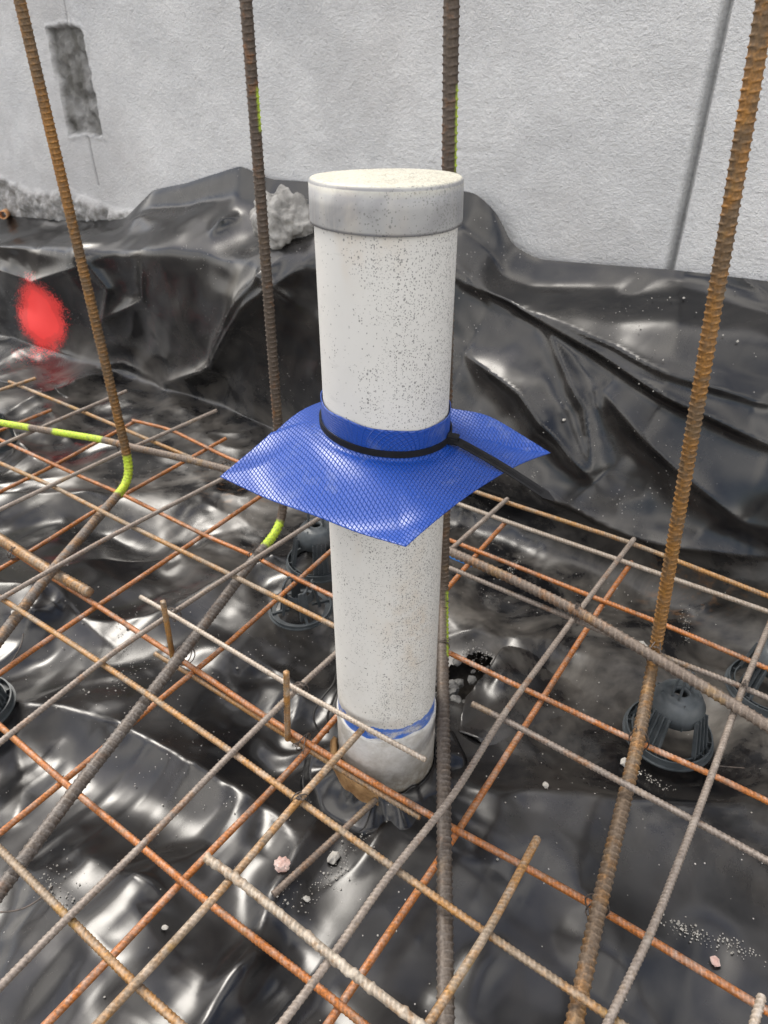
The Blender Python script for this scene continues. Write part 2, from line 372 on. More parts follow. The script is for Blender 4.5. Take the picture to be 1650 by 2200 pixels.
def mat_sleeve():
    s = NT('dirty_white_pvc'); v = s.co
    col = s.mix(s.ramp(s.noise(30, 5, .7, v), [(.38, 0.), (.66, 1.)]), (.62, .61, .585), (.38, .36, .32))
    p = s.n('ShaderNodeSeparateXYZ'); s.l(v, p.inputs[0])
    col = s.mix(s.math('MULTIPLY', s.ramp(p.outputs['Z'], [(.06, 1.), (.11, 0.)]), s.ramp(s.noise(80, 4, .7, v), [(.3, .2), (.6, 1.)])), col, (.22, .19, .15))
    return s.set(col, .65, s.bump(s.noise(160, 4, .7, v), .002, .6))
M['sleeve'] = mat_sleeve()

def mat_blue(collar=False):
    s = NT('blue_embossed_plastic'); a = s.attr('flat', 'Vector')
    sp = s.n('ShaderNodeSeparateXYZ'); s.l(a, sp.inputs[0])
    k = 2 * math.pi / .0034
    w1 = s.math('ABSOLUTE', s.math('SINE', s.math('MULTIPLY', s.math('ADD', sp.outputs['X'], s.math('MULTIPLY', sp.outputs['Y'], .55)), k / 2)))
    w2 = s.math('ABSOLUTE', s.math('SINE', s.math('MULTIPLY', s.math('SUBTRACT', sp.outputs['X'], s.math('MULTIPLY', sp.outputs['Y'], .55)), k / 2)))
    h = s.math('MINIMUM', s.ramp(w1, [(.0, 0.), (.38, 1.)]), s.ramp(w2, [(.0, 0.), (.38, 1.)]))
    col = s.mix(s.math('MULTIPLY', h, .35), (.006, .062, .36), (.003, .030, .20))
    d = s.ramp(s.noise(22, 6, .75, s.pos), [(.56, 0.), (.74, .28)]); col = s.mix(d, col, (.30, .33, .40))
    return s.set(col, .34, s.bump(h, -.0009, .9), spec=.6, coat=0.)
M['blue'] = mat_blue()
def mat_plain(name, c1, c2, sc, rough, bump=.0006, spec=.4):
    s = NT(name); f = s.ramp(s.noise(sc, 5, .65, s.pos), [(.38, 0.), (.66, 1.)])
    return s.set(s.mix(f, c1, c2), rough, s.bump(s.noise(sc * 3, 4, .6, s.pos), bump, .6), spec=spec)
M['tie'] = mat_plain('black_nylon', (.008, .008, .009), (.012, .012, .013), 80, .6, spec=.18)
M['wire'] = mat_plain('dark_annealed_wire', (.045, .04, .037), (.13, .10, .08), 90, .5)
M['chair'] = mat_plain('dark_grey_plastic', (.045, .053, .058), (.080, .09, .096), 35, .42)
M['concrete'] = mat_plain('broken_concrete', (.17, .165, .155), (.38, .37, .35), 30, .95, .003, .2)
M['rubble'] = mat_plain('dirty_rubble', (.10, .098, .095), (.24, .235, .22), 60, .95, .002, .2)
M['pink'] = mat_plain('pinkish_stone', (.55, .36, .31), (.68, .58, .53), 90, .9, .001, .2)
M['chip'] = mat_plain('pale_mortar_chip', (.30, .285, .26), (.50, .48, .44), 60, .95, .001, .2)
M['soil'] = mat_plain('dark_soil', (.03, .026, .022), (.09, .08, .07), 20, .98, .004, .15)
M['foam'] = mat_plain('brown_soaked_foam', (.16, .085, .035), (.34, .21, .10), 40, .9, .002, .2)
M['copper'] = mat_plain('copper_tube_metal', (.45, .20, .08), (.60, .34, .16), 60, .4, .0004, .5)
M['cable'] = mat_plain('black_cable', (.012, .012, .012), (.03, .028, .026), 60, .45)

# ================================================================== GROUND AND WALL
g = np.array([[-9, -6, -.06], [9, -6, -.06], [9, 9, -.06], [-9, 9, -.06]], float)
tag(mesh_obj('ground', g, [(0, 1, 2, 3)], M['soil'], smooth=False), kind='structure')

def axis(segs):
    o = []
    for a, b, st in segs: o += list(np.arange(a, b - 1e-9, st))
    o.append(segs[-1][1]); return np.array(o)
WV = 1.19
us = axis([(-5.0, -2.7, .1), (-2.7, .15, .0045), (.15, 3.2, .1)]); zs = axis([(-.06, .2, .05), (.2, .86, .0045), (.86, 1.4, .06)])
Ug, Zg = np.meshgrid(us, zs, indexing='ij'); rg = np.random.default_rng(11)
def grid_noise(cell_m, octs=4):     # noise sampled at metric positions
    st = .0045; t = fbm((int(8.4 / st / 1) + 2, int(2.6 / st) + 2), cell_m / st, rg, octs)
    return t[np.clip(((Ug + 5) / st).astype(int), 0, t.shape[0] - 1), np.clip(((Zg + .1) / st).astype(int), 0, t.shape[1] - 1)]
D = grid_noise(.25, 3) * .0016 + grid_noise(.03, 3) * .0004
fineband = ((Ug > -2.7) & (Ug < .15))
# rough unrendered footing showing at the left
edge = .40 + .012 * grid_noise(.12, 3) + .04 * sstep(-1.6, -1.2, Ug)
rough = sstep(0, .018, edge - Zg) * sstep(-.75, -1.1, Ug)
n1 = grid_noise(.035, 4)
D = D + rough * (.010 + n1 * .007)
# chipped recess
wj = grid_noise(.03, 3) * .004
pu0, pu1 = atv(125, 180, WV) @ UU, atv(198, 170, WV) @ UU
pz1, pz0 = atv(140, 55, WV)[2], atv(186, 292, WV)[2]
pu0 = (atv(100, 62, WV) @ UU + atv(150, 292, WV) @ UU) / 2; pu1 = (atv(178, 50, WV) @ UU + atv(221, 290, WV) @ UU) / 2
pt = np.minimum(np.minimum(Ug - pu0, pu1 - Ug), np.minimum(Zg - pz0, pz1 - Zg)) + wj
rec = sstep(0, .007, pt)
D = D - rec * (.012 + .0045 * grid_noise(.02, 3)) + .0035 * np.exp(-(pt / .006) ** 2)
# joints: right-hand groove, thin one above and below the recess
gr_u = atv(1502, 290, WV) @ UU
du = np.abs(Ug - gr_u); D = D - .016 * (1 - sstep(.0034, .0056, du)) + .0022 * np.exp(-((du - .011) / .004) ** 2)
gl = atv(203, 350, WV) @ UU; gt = atv(140, 20, WV) @ UU
thin = (1 - sstep(.0008, .0030, np.abs(Ug - gl))) * sstep(0, .01, Zg - .425) * (Zg < pz0)
thin2 = (1 - sstep(.0008, .0030, np.abs(Ug - gt))) * (Zg > pz1)
D = D - .005 * np.maximum(thin, thin2)
# hairline crack behind the pipe's right
cz = atv(1015, 325, WV)[2] + .003 * np.sin(Ug * 60)
ck = (1 - sstep(.0006, .0028, np.abs(Zg - cz))) * sstep(atv(975, 320, WV) @ UU, atv(985, 320, WV) @ UU, Ug) * (1 - sstep(atv(1050, 330, WV) @ UU, atv(1062, 330, WV) @ UU, Ug)); D = D - .0025 * ck
D = np.where((Ug < -2.69) | (Ug > .149), 0, D)
Pw = UU[None, None] * Ug[..., None] + NN[None, None] * (WV - D)[..., None]; Pw[..., 2] = Zg
nu, nz_ = Ug.shape; I = np.arange(nu * nz_).reshape(nu, nz_)
F = np.stack([I[:-1, :-1], I[1:, :-1], I[1:, 1:], I[:-1, 1:]], -1).reshape(-1, 4)
V = Pw.reshape(-1, 3)
# back face so that the wall is a solid slab
b0 = len(V); cn_ = [uvz(us[0], WV, -.06), uvz(us[-1], WV, -.06), uvz(us[-1], WV, 1.4), uvz(us[0], WV, 1.4)]
bk = [uvz(us[0], WV + .2, -.06), uvz(us[-1], WV + .2, -.06), uvz(us[-1], WV + .2, 1.4), uvz(us[0], WV + .2, 1.4)]
V = np.vstack([V, cn_, bk])
ex = np.array([[b0 + 4, b0 + 7, b0 + 6, b0 + 5], [b0 + 3, b0 + 2, b0 + 6, b0 + 7], [b0, b0 + 3, b0 + 7, b0 + 4], [b0 + 1, b0 + 5, b0 + 6, b0 + 2]])
F = np.vstack([F, ex])
grv = np.maximum((1 - sstep(.0034, .006, du)) * .5, np.maximum(thin, thin2) * .5)
at_r = np.r_[(rough * .9).ravel(), np.zeros(8)]; at_d = np.r_[np.maximum(rec * (.85 + .15 * np.tanh(n1)), grv).ravel(), np.zeros(8)]
tag(mesh_obj('rendered_wall', V, F, M['wall'], attr={'rough': at_r, 'dark': at_d}),
    'pale grey rough rendered wall with joint groove and chipped recess, behind the plastic sheet', 'wall')

# ================================================================== BLACK SHEET
def relax(P, P0, d, eps, iters, grav, kb, kf, floor):
    n, m, _ = P.shape; S = slice
    def solve(sa, sb, L_, k):
        a = P[sa]; b = P[sb]; Df = b - a; l = np.sqrt((Df * Df).sum(-1)) + 1e-9
        c = (k * .5 * (l - L_) / l)[..., None] * Df; P[sa] += c; P[sb] -= c
    sets = []
    for st in (0, 1):
        sets += [((S(st, n - 1, 2), S(None)), (S(st + 1, n, 2), S(None)), d, 1.), ((S(None), S(st, m - 1, 2)), (S(None), S(st + 1, m, 2)), d, 1.)]
    for st in (0, 1):
        sets += [((S(st, n - 1, 2), S(0, m - 1)), (S(st + 1, n, 2), S(1, m)), d * 2 ** .5, .3), ((S(st, n - 1, 2), S(1, m)), (S(st + 1, n, 2), S(0, m - 1)), d * 2 ** .5, .3)]
    for st in (0, 1, 2, 3):
        sets += [((S(st, n - 2, 4), S(None)), (S(st + 2, n, 4), S(None)), 2 * d, kb), ((S(None), S(st, m - 2, 4)), (S(None), S(st + 2, m, 4)), 2 * d, kb)]
    sets = [(sa, sb, L_ * (1 + .5 * (eps[sa] + eps[sb])), k) for sa, sb, L_, k in sets]
    for it in range(iters):
        P[..., 2] -= grav
        for q in sets: solve(*q)
        P[..., :2] += kf * (P0[..., :2] - P[..., :2])
        np.maximum(P[..., 2], floor, out=P[..., 2])
        P[0] = P0[0]; P[-1] = P0[-1]; P[:, 0] = P0[:, 0]; P[:, -1] = P0[:, -1]
    return P
def up2(A):
    n, m = A.shape[:2]; B = np.zeros((2 * n - 1, 2 * m - 1) + A.shape[2:])
    B[::2, ::2] = A; B[1::2, ::2] = .5 * (A[1:] + A[:-1]); B[:, 1::2] = .5 * (B[:, :-2:2] + B[:, 2::2]); return B
U0, V0 = -2.9, -.45; D0 = .08; NU, NS = 48, 27           # sheet 3.76 x 2.08 m, unrolled
rf = np.random.default_rng(5)
u_ = np.arange(NU) * D0; s_ = np.arange(NS) * D0
P0 = np.zeros((NU, NS, 3)); P0[..., 0] = u_[:, None]; P0[..., 1] = s_[None]
tabs = [(vnoise((400, 260), c, rf), a) for c, a in ((30, .013), (12, .006))]
def floor_of(P0):
    i = np.clip((P0[..., 0] / .01).astype(int), 0, 399); j = np.clip((P0[..., 1] / .01).astype(int), 0, 259)
    near = 1.0
    return sum(a * t[i, j] for t, a in tabs) * near - .012
def eps_of(P0):
    v = P0[..., 1] + V0; u = P0[..., 0] + U0
    e = .006 + .008 * sstep(.75, .45, v)
    e = e * (1 - .75 * sstep(.98, 1.06, v))
    e = e * (1 - .5 * sstep(-.30, .0, u))
    return e
P = P0.copy(); P[..., 2] = np.maximum(0, .01 + vnoise((NU, NS), 2.2, rf) * .02)
d = D0
for lv, (it, gv, kb, kf) in enumerate([(160, .00005, .3, .004), (200, .00004, .3, .003), (180, .00002, .2, .003), (100, .00001, .12, .003)]):
    P = relax(P, P0, d, eps_of(P0), it, gv, kb, kf, floor_of(P0))
    if lv < 3:
        P = up2(P); P0 = up2(P0); d /= 2; P[..., 2] += vnoise(P.shape[:2], 3, rf) * d * .10
P = up2(P); P0 = up2(P0); d /= 2
for _ in range(1):
    P[1:-1, 1:-1] = .5 * P[1:-1, 1:-1] + .125 * (P[2:, 1:-1] + P[:-2, 1:-1] + P[1:-1, 2:] + P[1:-1, :-2])
# profile of the bank, as (v, z) knots against u
K = np.array([  # u,   foot v, top v, top z, wall z
    [-3.0, 1.0, .99, .235, .255], [-2.2, 1.02, 1.01, .27, .290], [-1.85, 1.04, 1.02, .295, .315], [-1.62, 1.05, 1.03, .31, .345], [-1.48, 1.05, 1.03, .33, .43],
    [-1.36, 1.05, 1.02, .355, .455], [-1.18, 1.05, 1.02, .375, .505], [-1.10, 1.04, 1.02, .37, .485], [-1.0, 1.03, 1.03, .37, .49], [-.80, .99, 1.05, .40, .505], [-.62, .97, 1.08, .42, .505],
    [-.575, .97, 1.09, .41, .475], [-.545, .97, 1.09, .385, .425], [-.49, .97, 1.09, .365, .408], [-.27, .96, 1.09, .37, .425], [-.12, .95, 1.09, .37, .43], [.3, .93, 1.08, .36, .42], [1.2, .9, 1.08, .36, .42]])
ug = P0[:, 0, 0] + U0
kk = [np.interp(ug, K[:, 0], K[:, i]) for i in range(1, 5)]
base = np.zeros(P0.shape[:2] + (2,)); nrm = np.zeros_like(base)
sg = P0[0, :, 1]
for i in range(len(ug)):
    vf, vt, zt, zw = [k[i] for k in kk]
    pts = np.array([[V0, 0], [vf, 0], [vt, zt], [WV - .012, zw]])
    seg = np.linalg.norm(np.diff(pts, axis=0), axis=1)
    # parameter: ground in true length, then the rest spread over what is left of the sheet
    tot_up = seg[1] + seg[2]; left = sg[-1] - seg[0]
    sk = np.array([0, seg[0], seg[0] + left * seg[1] / tot_up, sg[-1]])
    q = np.stack([np.interp(sg, sk, pts[:, 0]), np.interp(sg, sk, pts[:, 1])], 1)
    for _ in range(14): q[1:-1] = .5 * q[1:-1] + .25 * (q[2:] + q[:-2])
    base[i] = q
for _ in range(8): base[1:-1] = .5 * base[1:-1] + .25 * (base[2:] + base[:-2])
t = np.gradient(base, axis=1); t /= np.linalg.norm(t, axis=-1, keepdims=True); nrm = np.stack([-t[..., 1], t[..., 0]], -1)
def samp(A, S):   # sample base at displaced s
    x = np.clip(S / (sg[1] - sg[0]), 0, len(sg) - 1.001); i0 = x.astype(int); f = (x - i0)[..., None]; r = np.arange(A.shape[0])[:, None]
    return A[r, i0] * (1 - f) + A[r, i0 + 1] * f
Sd = P[..., 1]; B2 = samp(base, Sd); N2 = samp(nrm, Sd); Wd = P[..., 2]
W3 = UU * (P[..., 0] + U0)[..., None] + NN * (B2[..., 0] + N2[..., 0] * Wd)[..., None]
W3[..., 2] = B2[..., 1] + N2[..., 1] * Wd
# crumpling: ridged noise gives long sharp creases with flat facets between
def ridged(cell, ax_, seed):
    r_ = np.random.default_rng(seed); shp = W3.shape[:2]
    big = vnoise((int(shp[0] * 1.6) + 8, int(shp[1] * 1.6) + 80), cell, r_)
    wu = vnoise(shp, cell * 1.4, r_) * cell * .5; wv_ = vnoise(shp, cell * 1.4, r_) * cell * .5
    ii, jj = np.meshgrid(np.arange(shp[0]), np.arange(shp[1]), indexing='ij')
    ca, sa = math.cos(ax_), math.sin(ax_)
    x_ = np.clip((ii * ca - jj * sa) * .9 + shp[1] * sa * .9 + wu, 0, big.shape[0] - 2); y_ = np.clip((ii * sa + jj * ca) * .9 * .55 + wv_ + 20, 0, big.shape[1] - 2)
    x0 = x_.astype(int); y0 = y_.astype(int); fx = x_ - x0; fy = y_ - y0
    val = (big[x0, y0] * (1 - fx) + big[x0 + 1, y0] * fx) * (1 - fy) + (big[x0, y0 + 1] * (1 - fx) + big[x0 + 1, y0 + 1] * fx) * fy
    return -np.abs(val)
vloc = P0[..., 1] + V0; uloc = P0[..., 0] + U0
am_bank = sstep(.98, 1.06, vloc)
m1 = sstep(-.3, .8, vnoise(W3.shape[:2], 60, rf)) * (1 - .65 * sstep(.5, .75, vloc))
flat_r = 1 - .65 * sstep(-.35, -.15, uloc) * sstep(.9, .6, vloc)
cr_h = (.030 * ridged(44, .45, 31) + .016 * ridged(26, .1, 32) * (.4 + .6 * m1) + .010 * ridged(13, .3, 33) * m1 + .0035 * ridged(7, .2, 34) * m1) * flat_r * (1 - am_bank)
cr_h += (.014 * ridged(64, .2, 35) + .003 * ridged(24, .5, 36)) * am_bank * sstep(WV, WV - .04, W3 @ NN + .01)
cr_h -= cr_h.mean()
nf = NN[None, None] * N2[..., :1]; nf = np.concatenate([nf[..., :2], N2[..., 1:]], -1)
W3 = W3 + nf * cr_h[..., None]
# large drapes on the bank
uu3 = W3 @ UU; vv3 = W3 @ NN; zz3 = W3[..., 2]
def drape(p, q, r, wdt, amt):      # a long fold between two points (px on the bank plane v)
    pass
lift = np.zeros_like(zz3)
def fold(a, b, width, amt, sharp=1.0):
    """raised fold along the segment a-b, both world points on the sheet"""
    global W3
    a = np.array(a); b = np.array(b); ab = b - a; L2 = ab @ ab
    t_ = np.clip(((W3 - a) @ ab) / L2, 0, 1); dd = np.linalg.norm(W3 - (a + t_[..., None] * ab), axis=-1)
    tap = np.sin(np.pi * np.clip(t_, .02, .98)) ** .6
    f = amt * tap * np.exp(-(dd / width) ** sharp)
    nv = np.array([-NN[0] * .8, -NN[1] * .8, .6]) if max(a[2], b[2]) > .08 else np.array([0, 0, 1.])
    W3 = W3 + f[..., None] * nv
v_at = lambda y: float(np.interp(y, [480, 620, 900, 1150], [1.08, 1.06, 1.02, 1.0]))
def ledge(pts, w_up, w_dn, amt):
    """drape with a sharp lower lip along a polyline: gentle above, undercut below"""
    global W3
    Q_, _ = resample([atv(x, y, v_at(y)) for x, y in pts], .012)
    Z2 = np.stack([W3 @ UU, W3[..., 2]], -1); q2 = np.stack([Q_ @ UU, Q_[:, 2]], -1)
    bd = np.full(W3.shape[:2], 9.); sg_ = np.zeros_like(bd); tt = np.zeros_like(bd); n_ = len(q2)
    msk = (W3 @ NN > .86)
    sub_ = Z2[msk]; bdm = np.full(len(sub_), 9.); sgm = np.zeros(len(sub_)); ttm = np.zeros(len(sub_))
    for i in range(n_ - 1):
        e_ = q2[i + 1] - q2[i]; L2 = e_ @ e_; t_ = np.clip(((sub_ - q2[i]) @ e_) / L2, 0, 1)
        dv_ = sub_ - (q2[i] + t_[:, None] * e_); d_ = np.hypot(dv_[:, 0], dv_[:, 1]); up_n = np.array([-e_[1], e_[0]]) * (1 if e_[0] > 0 else -1)
        m_ = d_ < bdm; bdm[m_] = d_[m_]; sgm[m_] = (dv_ @ up_n)[m_]; ttm[m_] = ((i + t_) / (n_ - 1))[m_]
    w_ = np.where(sgm > 0, w_up, w_dn); f = amt * np.sin(np.pi * np.clip(ttm, .01, .99)) ** .5 * np.exp(-bdm / w_)
    ff = np.zeros(W3.shape[:2]); ff[msk] = f
    W3 = W3 + ff[..., None] * np.array([-NN[0] * .9, -NN[1] * .9, .25])
for pts, wu_, wd_, am in [([(975, 618), (1200, 730), (1400, 830), (1660, 975)], .040, .006, .036), ([(1130, 675), (1350, 760), (1660, 890)], .030, .008, .020),
                          ([(985, 770), (1130, 850), (1290, 1030)], .035, .030, .050), ([(1290, 840), (1450, 990), (1600, 1120)], .04, .018, .030), ([(1000, 900), (1180, 1040), (1400, 1140), (1620, 1190)], .04, .010, .030),
                          ([(1410, 615), (1500, 600), (1650, 690)], .02, .02, .018), ([(1150, 700), (1260, 880), (1290, 1010)], .018, .018, .022),
                          ([(690, 560), (590, 640), (480, 790), (340, 832)], .030, .016, .042), ([(640, 545), (560, 640), (450, 810)], .012, .012, .022), ([(340, 832), (250, 790), (120, 790), (0, 800)], .030, .006, .020),
                          ([(0, 560), (110, 600), (230, 560)], .03, .02, .022), ([(200, 500), (260, 620), (240, 700)], .02, .02, .022), ([(600, 560), (640, 610), (660, 640)], .01, .01, .018), ([(210, 700), (330, 640), (340, 560)], .02, .014, .016)]:
    ledge(pts, wu_, wd_, am)
# bunched folds on the shelf by the rock
for (x0, y0, x1, y1, wd, am) in [(275, 470, 370, 408, .010, .030), (345, 425, 335, 490, .008, .016), (380, 395, 520, 425, .012, .020), (400, 430, 450, 490, .008, .016), (460, 380, 560, 410, .016, .030), (520, 470, 440, 490, .010, .024), (300, 455, 320, 495, .005, .014)]:
    fold(atv(x0, y0, 1.12), atv(x1, y1, 1.06), wd, am)
fr = random.Random(77)
for (x0, y0, x1, y1, wd, am) in [(820, 1745, 590, 2040, .012, .020), (840, 1760, 1120, 1900, .03, .012), (560, 1060, 610, 1330, .012, .022), (480, 1120, 420, 1560, .014, .022), (270, 1380, 240, 1700, .012, .016),
                                 (560, 1590, 900, 1700, .02, .014), (330, 1880, 540, 1700, .02, .012), (120, 1460, 330, 1500, .02, .014), (60, 1750, 420, 1960, .02, .014), (960, 1290, 1200, 1420, .016, .018), (980, 1340, 1150, 1460, .012, .014),
                                 (330, 950, 600, 1110, .014, .018), (420, 2150, 700, 1990, .02, .012), (1000, 1700, 1640, 1740, .02, .010), (1120, 1950, 1500, 2150, .03, .012), (0, 1330, 230, 1290, .016, .014), (640, 1850, 500, 2180, .012, .012)]:
    fold(atz(x0, y0, .01), atz(x1, y1, .01), wd, am)
for k in range(46):
    u0 = fr.uniform(-1.6, .2); v0 = fr.uniform(.0, .85); an = fr.choice([.5, -.9, 1.4]) + fr.uniform(-.35, .35); ln = fr.uniform(.06, .22)
    p0_ = uvz(u0, v0, .01); p1_ = uvz(u0 + ln * math.cos(an), v0 + ln * math.sin(an), .01)
    fold(p0_, p1_, fr.uniform(.006, .014), fr.uniform(.004, .010) * fr.choice([1, 1, -.6]))
# flat strip, smoothing of spikes
HC = atz(992, 1440, 0)
keep = np.ones(W3.shape[:2], bool)
q = W3 - HC; eu = q @ np.array([.8, .6, 0]); ev = q @ np.array([-.6, .8, 0])
ang = np.arctan2(ev, eu)
keep &= ((eu / .050) ** 2 + (ev / .034) ** 2 > 1 + .25 * np.sin(3 * ang + 1) + .12 * np.sin(7 * ang)) | (W3[..., 2] > .08)
PIPE_B = aty(828, 1631, .548)
keep &= (np.hypot(W3[..., 0] - PIPE_B[0] , W3[..., 1] - PIPE_B[1]) > .060) | (W3[..., 2] > .1)
W3[..., 2] = np.where(W3 @ NN < .9, np.minimum(W3[..., 2], .052), W3[..., 2])
nu, ns = W3.shape[:2]; I = np.arange(nu * ns).reshape(nu, ns)
F = np.stack([I[:-1, :-1], I[1:, :-1], I[1:, 1:], I[:-1, 1:]], -1)
kf_ = keep[:-1, :-1] & keep[1:, :-1] & keep[1:, 1:] & keep[:-1, 1:]
F = F[kf_]
sheet = mesh_obj('plastic_membrane', W3.reshape(-1, 3), F, M['film'])
tag(sheet, 'wrinkled black plastic membrane covering the ground and the bank below the wall', 'plastic sheet')

def zsheet(x, y):
    m = (abs(W3[..., 0] - x) < .008) & (abs(W3[..., 1] - y) < .008)
    return float(W3[..., 2][m].max()) if m.any() else 0.
# overlapping piece of the same sheet right of the pipe
cor = [atz(1003, 1475, .012), atz(1080, 1375, .018), atz(1130, 1325, .02), atz(1215, 1330, .02), atz(1420, 1440, .012), atz(1330, 1570, .0), atz(1100, 1640, .0), atz(985, 1560, .004)]
n = 44; rr = np.random.default_rng(9); nzz = vnoise((n + 1, n + 1), 9, rr) * .004 + vnoise((n + 1, n + 1), 4, rr) * .0012
L_e = resample([cor[0], cor[7], cor[6]], .001)[0]; R_e = resample([cor[1], cor[2], cor[3]], .001)[0]
def lin(A, t): return A[int(t * (len(A) - 1))]
V = []
Bot = resample([cor[6], cor[5], cor[4]], .001)[0]; Top = resample([cor[0], cor[1], cor[1] * .5 + cor[2] * .5, cor[2]], .001)[0]
Lft = resample([cor[0], cor[7], cor[6]], .001)[0]; Rgt = resample([cor[2], cor[3], cor[4]], .001)[0]
for i in range(n + 1):
    for j in range(n + 1):
        a, b = i / n, j / n
        p = (1 - a) * lin(Lft, b) + a * lin(Rgt, b) + (1 - b) * lin(Top, a) + b * lin(Bot, a) - ((1 - a) * (1 - b) * Top[0] + a * (1 - b) * Top[-1] + (1 - a) * b * Bot[0] + a * b * Bot[-1])
        zz = zsheet(p[0], p[1]); lf = (1 - b) ** 2
        p = np.array([p[0], p[1], zz + .003 - .02 * sstep(.6, 1., max(a, b)) + .009 * math.exp(-b * 5) + nzz[i, j] * (.3 + lf)]); V.append(p)
V = np.array(V); I = np.arange((n + 1) ** 2).reshape(n + 1, n + 1)
Vz = V.reshape(n + 1, n + 1, 3)
for _ in range(8): Vz[1:-1, 1:-1, 2] = .5 * Vz[1:-1, 1:-1, 2] + .125 * (Vz[2:, 1:-1, 2] + Vz[:-2, 1:-1, 2] + Vz[1:-1, 2:, 2] + Vz[1:-1, :-2, 2])
F = np.stack([I[:-1, :-1], I[:-1, 1:], I[1:, 1:], I[1:, :-1]], -1).reshape(-1, 4)
o = mesh_obj('plastic_flap', Vz.reshape(-1, 3), F, M['film'])
md = o.modifiers.new('thickness', 'SOLIDIFY'); md.thickness = .0006
tag(o, 'cut black plastic flap lifted at the hole right of the pipe', 'plastic flap')

# ================================================================== REINFORCING BARS
def rebar(name, P, r, mat, parent=None, rib=.00030, pitch=.0046, skew=1.1, n=10, narrow=2.2, paint=None, crust=0, phase=0., scale=None):
    Q = smooth_path(P, .012, 6) if len(P) > 2 else np.array(P, float)
    R, s = resample(Q, pitch / (5 if narrow < 3 else 8))
    T, N, B = frames(R); a = np.arange(n) / n * 2 * math.pi + phase
    k = 2 * math.pi / pitch
    side = np.where(np.sin(a - phase) >= 0, 1., -1.)
    ph = k * s[:, None] + skew * 2.2 * np.cos(a - phase)[None] * side[None]
    h = rib * 2 * np.maximum(0, np.cos(ph)) ** narrow * np.clip(np.abs(np.sin(a - phase)) * 1.6, 0, 1)[None]
    h = h + rib * 1.3 * (np.abs(np.sin(a - phase)) < .2)[None]
    if crust:
        cr_ = vnoise((len(R), n), 2, np.random.default_rng(4)) * .5 + vnoise((len(R), n), 5, np.random.default_rng(6))
        h = h + crust * np.clip(cr_, 0, 2)
    rad_ = r + h
    V = R[:, None] + rad_[..., None] * (np.cos(a)[None, :, None] * N[:, None] + np.sin(a)[None, :, None] * B[:, None])
    m = len(R); I = np.arange(m * n).reshape(m, n); J = np.roll(I, -1, 1)
    F = np.stack([I[:-1], J[:-1], J[1:], I[1:]], -1).reshape(-1, 4)
    V = np.vstack([V.reshape(-1, 3), R[:1], R[-1:]]); c0 = m * n; c1 = c0 + 1
    h_ = n // 2
    caps = [[c0, I[0, (2 * j + 2) % n], I[0, 2 * j + 1], I[0, 2 * j]] for j in range(h_)] + [[c1, I[-1, 2 * j], I[-1, 2 * j + 1], I[-1, (2 * j + 2) % n]] for j in range(h_)]
    F = np.vstack([F, np.array(caps)])
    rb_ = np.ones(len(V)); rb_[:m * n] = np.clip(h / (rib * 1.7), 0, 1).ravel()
    pa = np.zeros(len(V))
    if paint:
        for s0, s1, dirv in paint:
            mk = sstep(s0 - .004, s0 + .004, s) * (1 - sstep(s1 - .004, s1 + .004, s))
            if dirv is None: w_ = np.ones((m, n))
            else:
                dirs = np.cos(a)[None, :, None] * N[:, None] + np.sin(a)[None, :, None] * B[:, None]; w_ = sstep(.5, .8, dirs @ np.array(dirv))
            pa[:m * n] = np.maximum(pa[:m * n], (mk[:, None] * w_).ravel())
    sc_ = np.zeros(len(V))
    if scale: sc_[:m * n] = np.repeat(sstep(scale[0] - .02, scale[0] + .05, s) * scale[1], n)
    o = mesh_obj(name, V, F, mat, parent, attr={'paint': pa, 'scale': sc_, 'rib': rb_})
    if parent is not None: part_origin(o)
    return o
def ext(P, a=0., b=0.):
    P = [np.array(p, float) for p in P]
    if a: P[0] = P[0] + (P[0] - P[1]) / np.linalg.norm(P[0] - P[1]) * a
    if b: P[-1] = P[-1] + (P[-1] - P[-2]) / np.linalg.norm(P[-1] - P[-2]) * b
    return P
ZB, ZA, ZD, ZC = .1165, .1238, .0655, .0583
def bars(parent, spec, z, r, **kw):
    for pts, a, b, m, lab in spec:
        P = [atz(x, y, z) for x, y in pts]
        o = rebar('bar', ext(P, a, b), r, M[m], parent, phase=random.uniform(0, 3), pitch=random.uniform(.0041, .0047), **kw)
        if lab: o['label'] = lab
RU = .0033
up_ = empty('steel_mesh', atz(500, 1613, ZA), 'upper layer of welded ribbed steel mesh, grey-brown bars, spread round the foot of the pipe', 'steel mesh')
bars(up_, [([(0, 838), (76, 813)], .3, 0, 'tan', None), ([(0, 957), (150, 892), (272, 840)], .3, 0, 'grey', None), ([(0, 1095), (265, 970), (465, 882)], .3, 0, 'grey', None),
           ([(0, 1287), (230, 1156), (485, 1025)], .3, .1, 'grey', None), ([(0, 1595), (245, 1400), (500, 1232), (700, 1104)], .3, .08, 'grey', None),
           ([(0, 2120), (150, 1966), (310, 1812), (500, 1615), (640, 1478), (975, 1175), (1090, 1072)], .3, 0, 'grey', None),
           ([(605, 2200), (710, 2062), (825, 1893), (975, 1710), (1080, 1537), (1250, 1305), (1362, 1158)], .3, 0, 'grey', None),
           ([(1305, 2200), (1400, 2003), (1495, 1757), (1535, 1650), (1595, 1480), (1650, 1350)], .3, .4, 'grey', None)], ZA, RU)
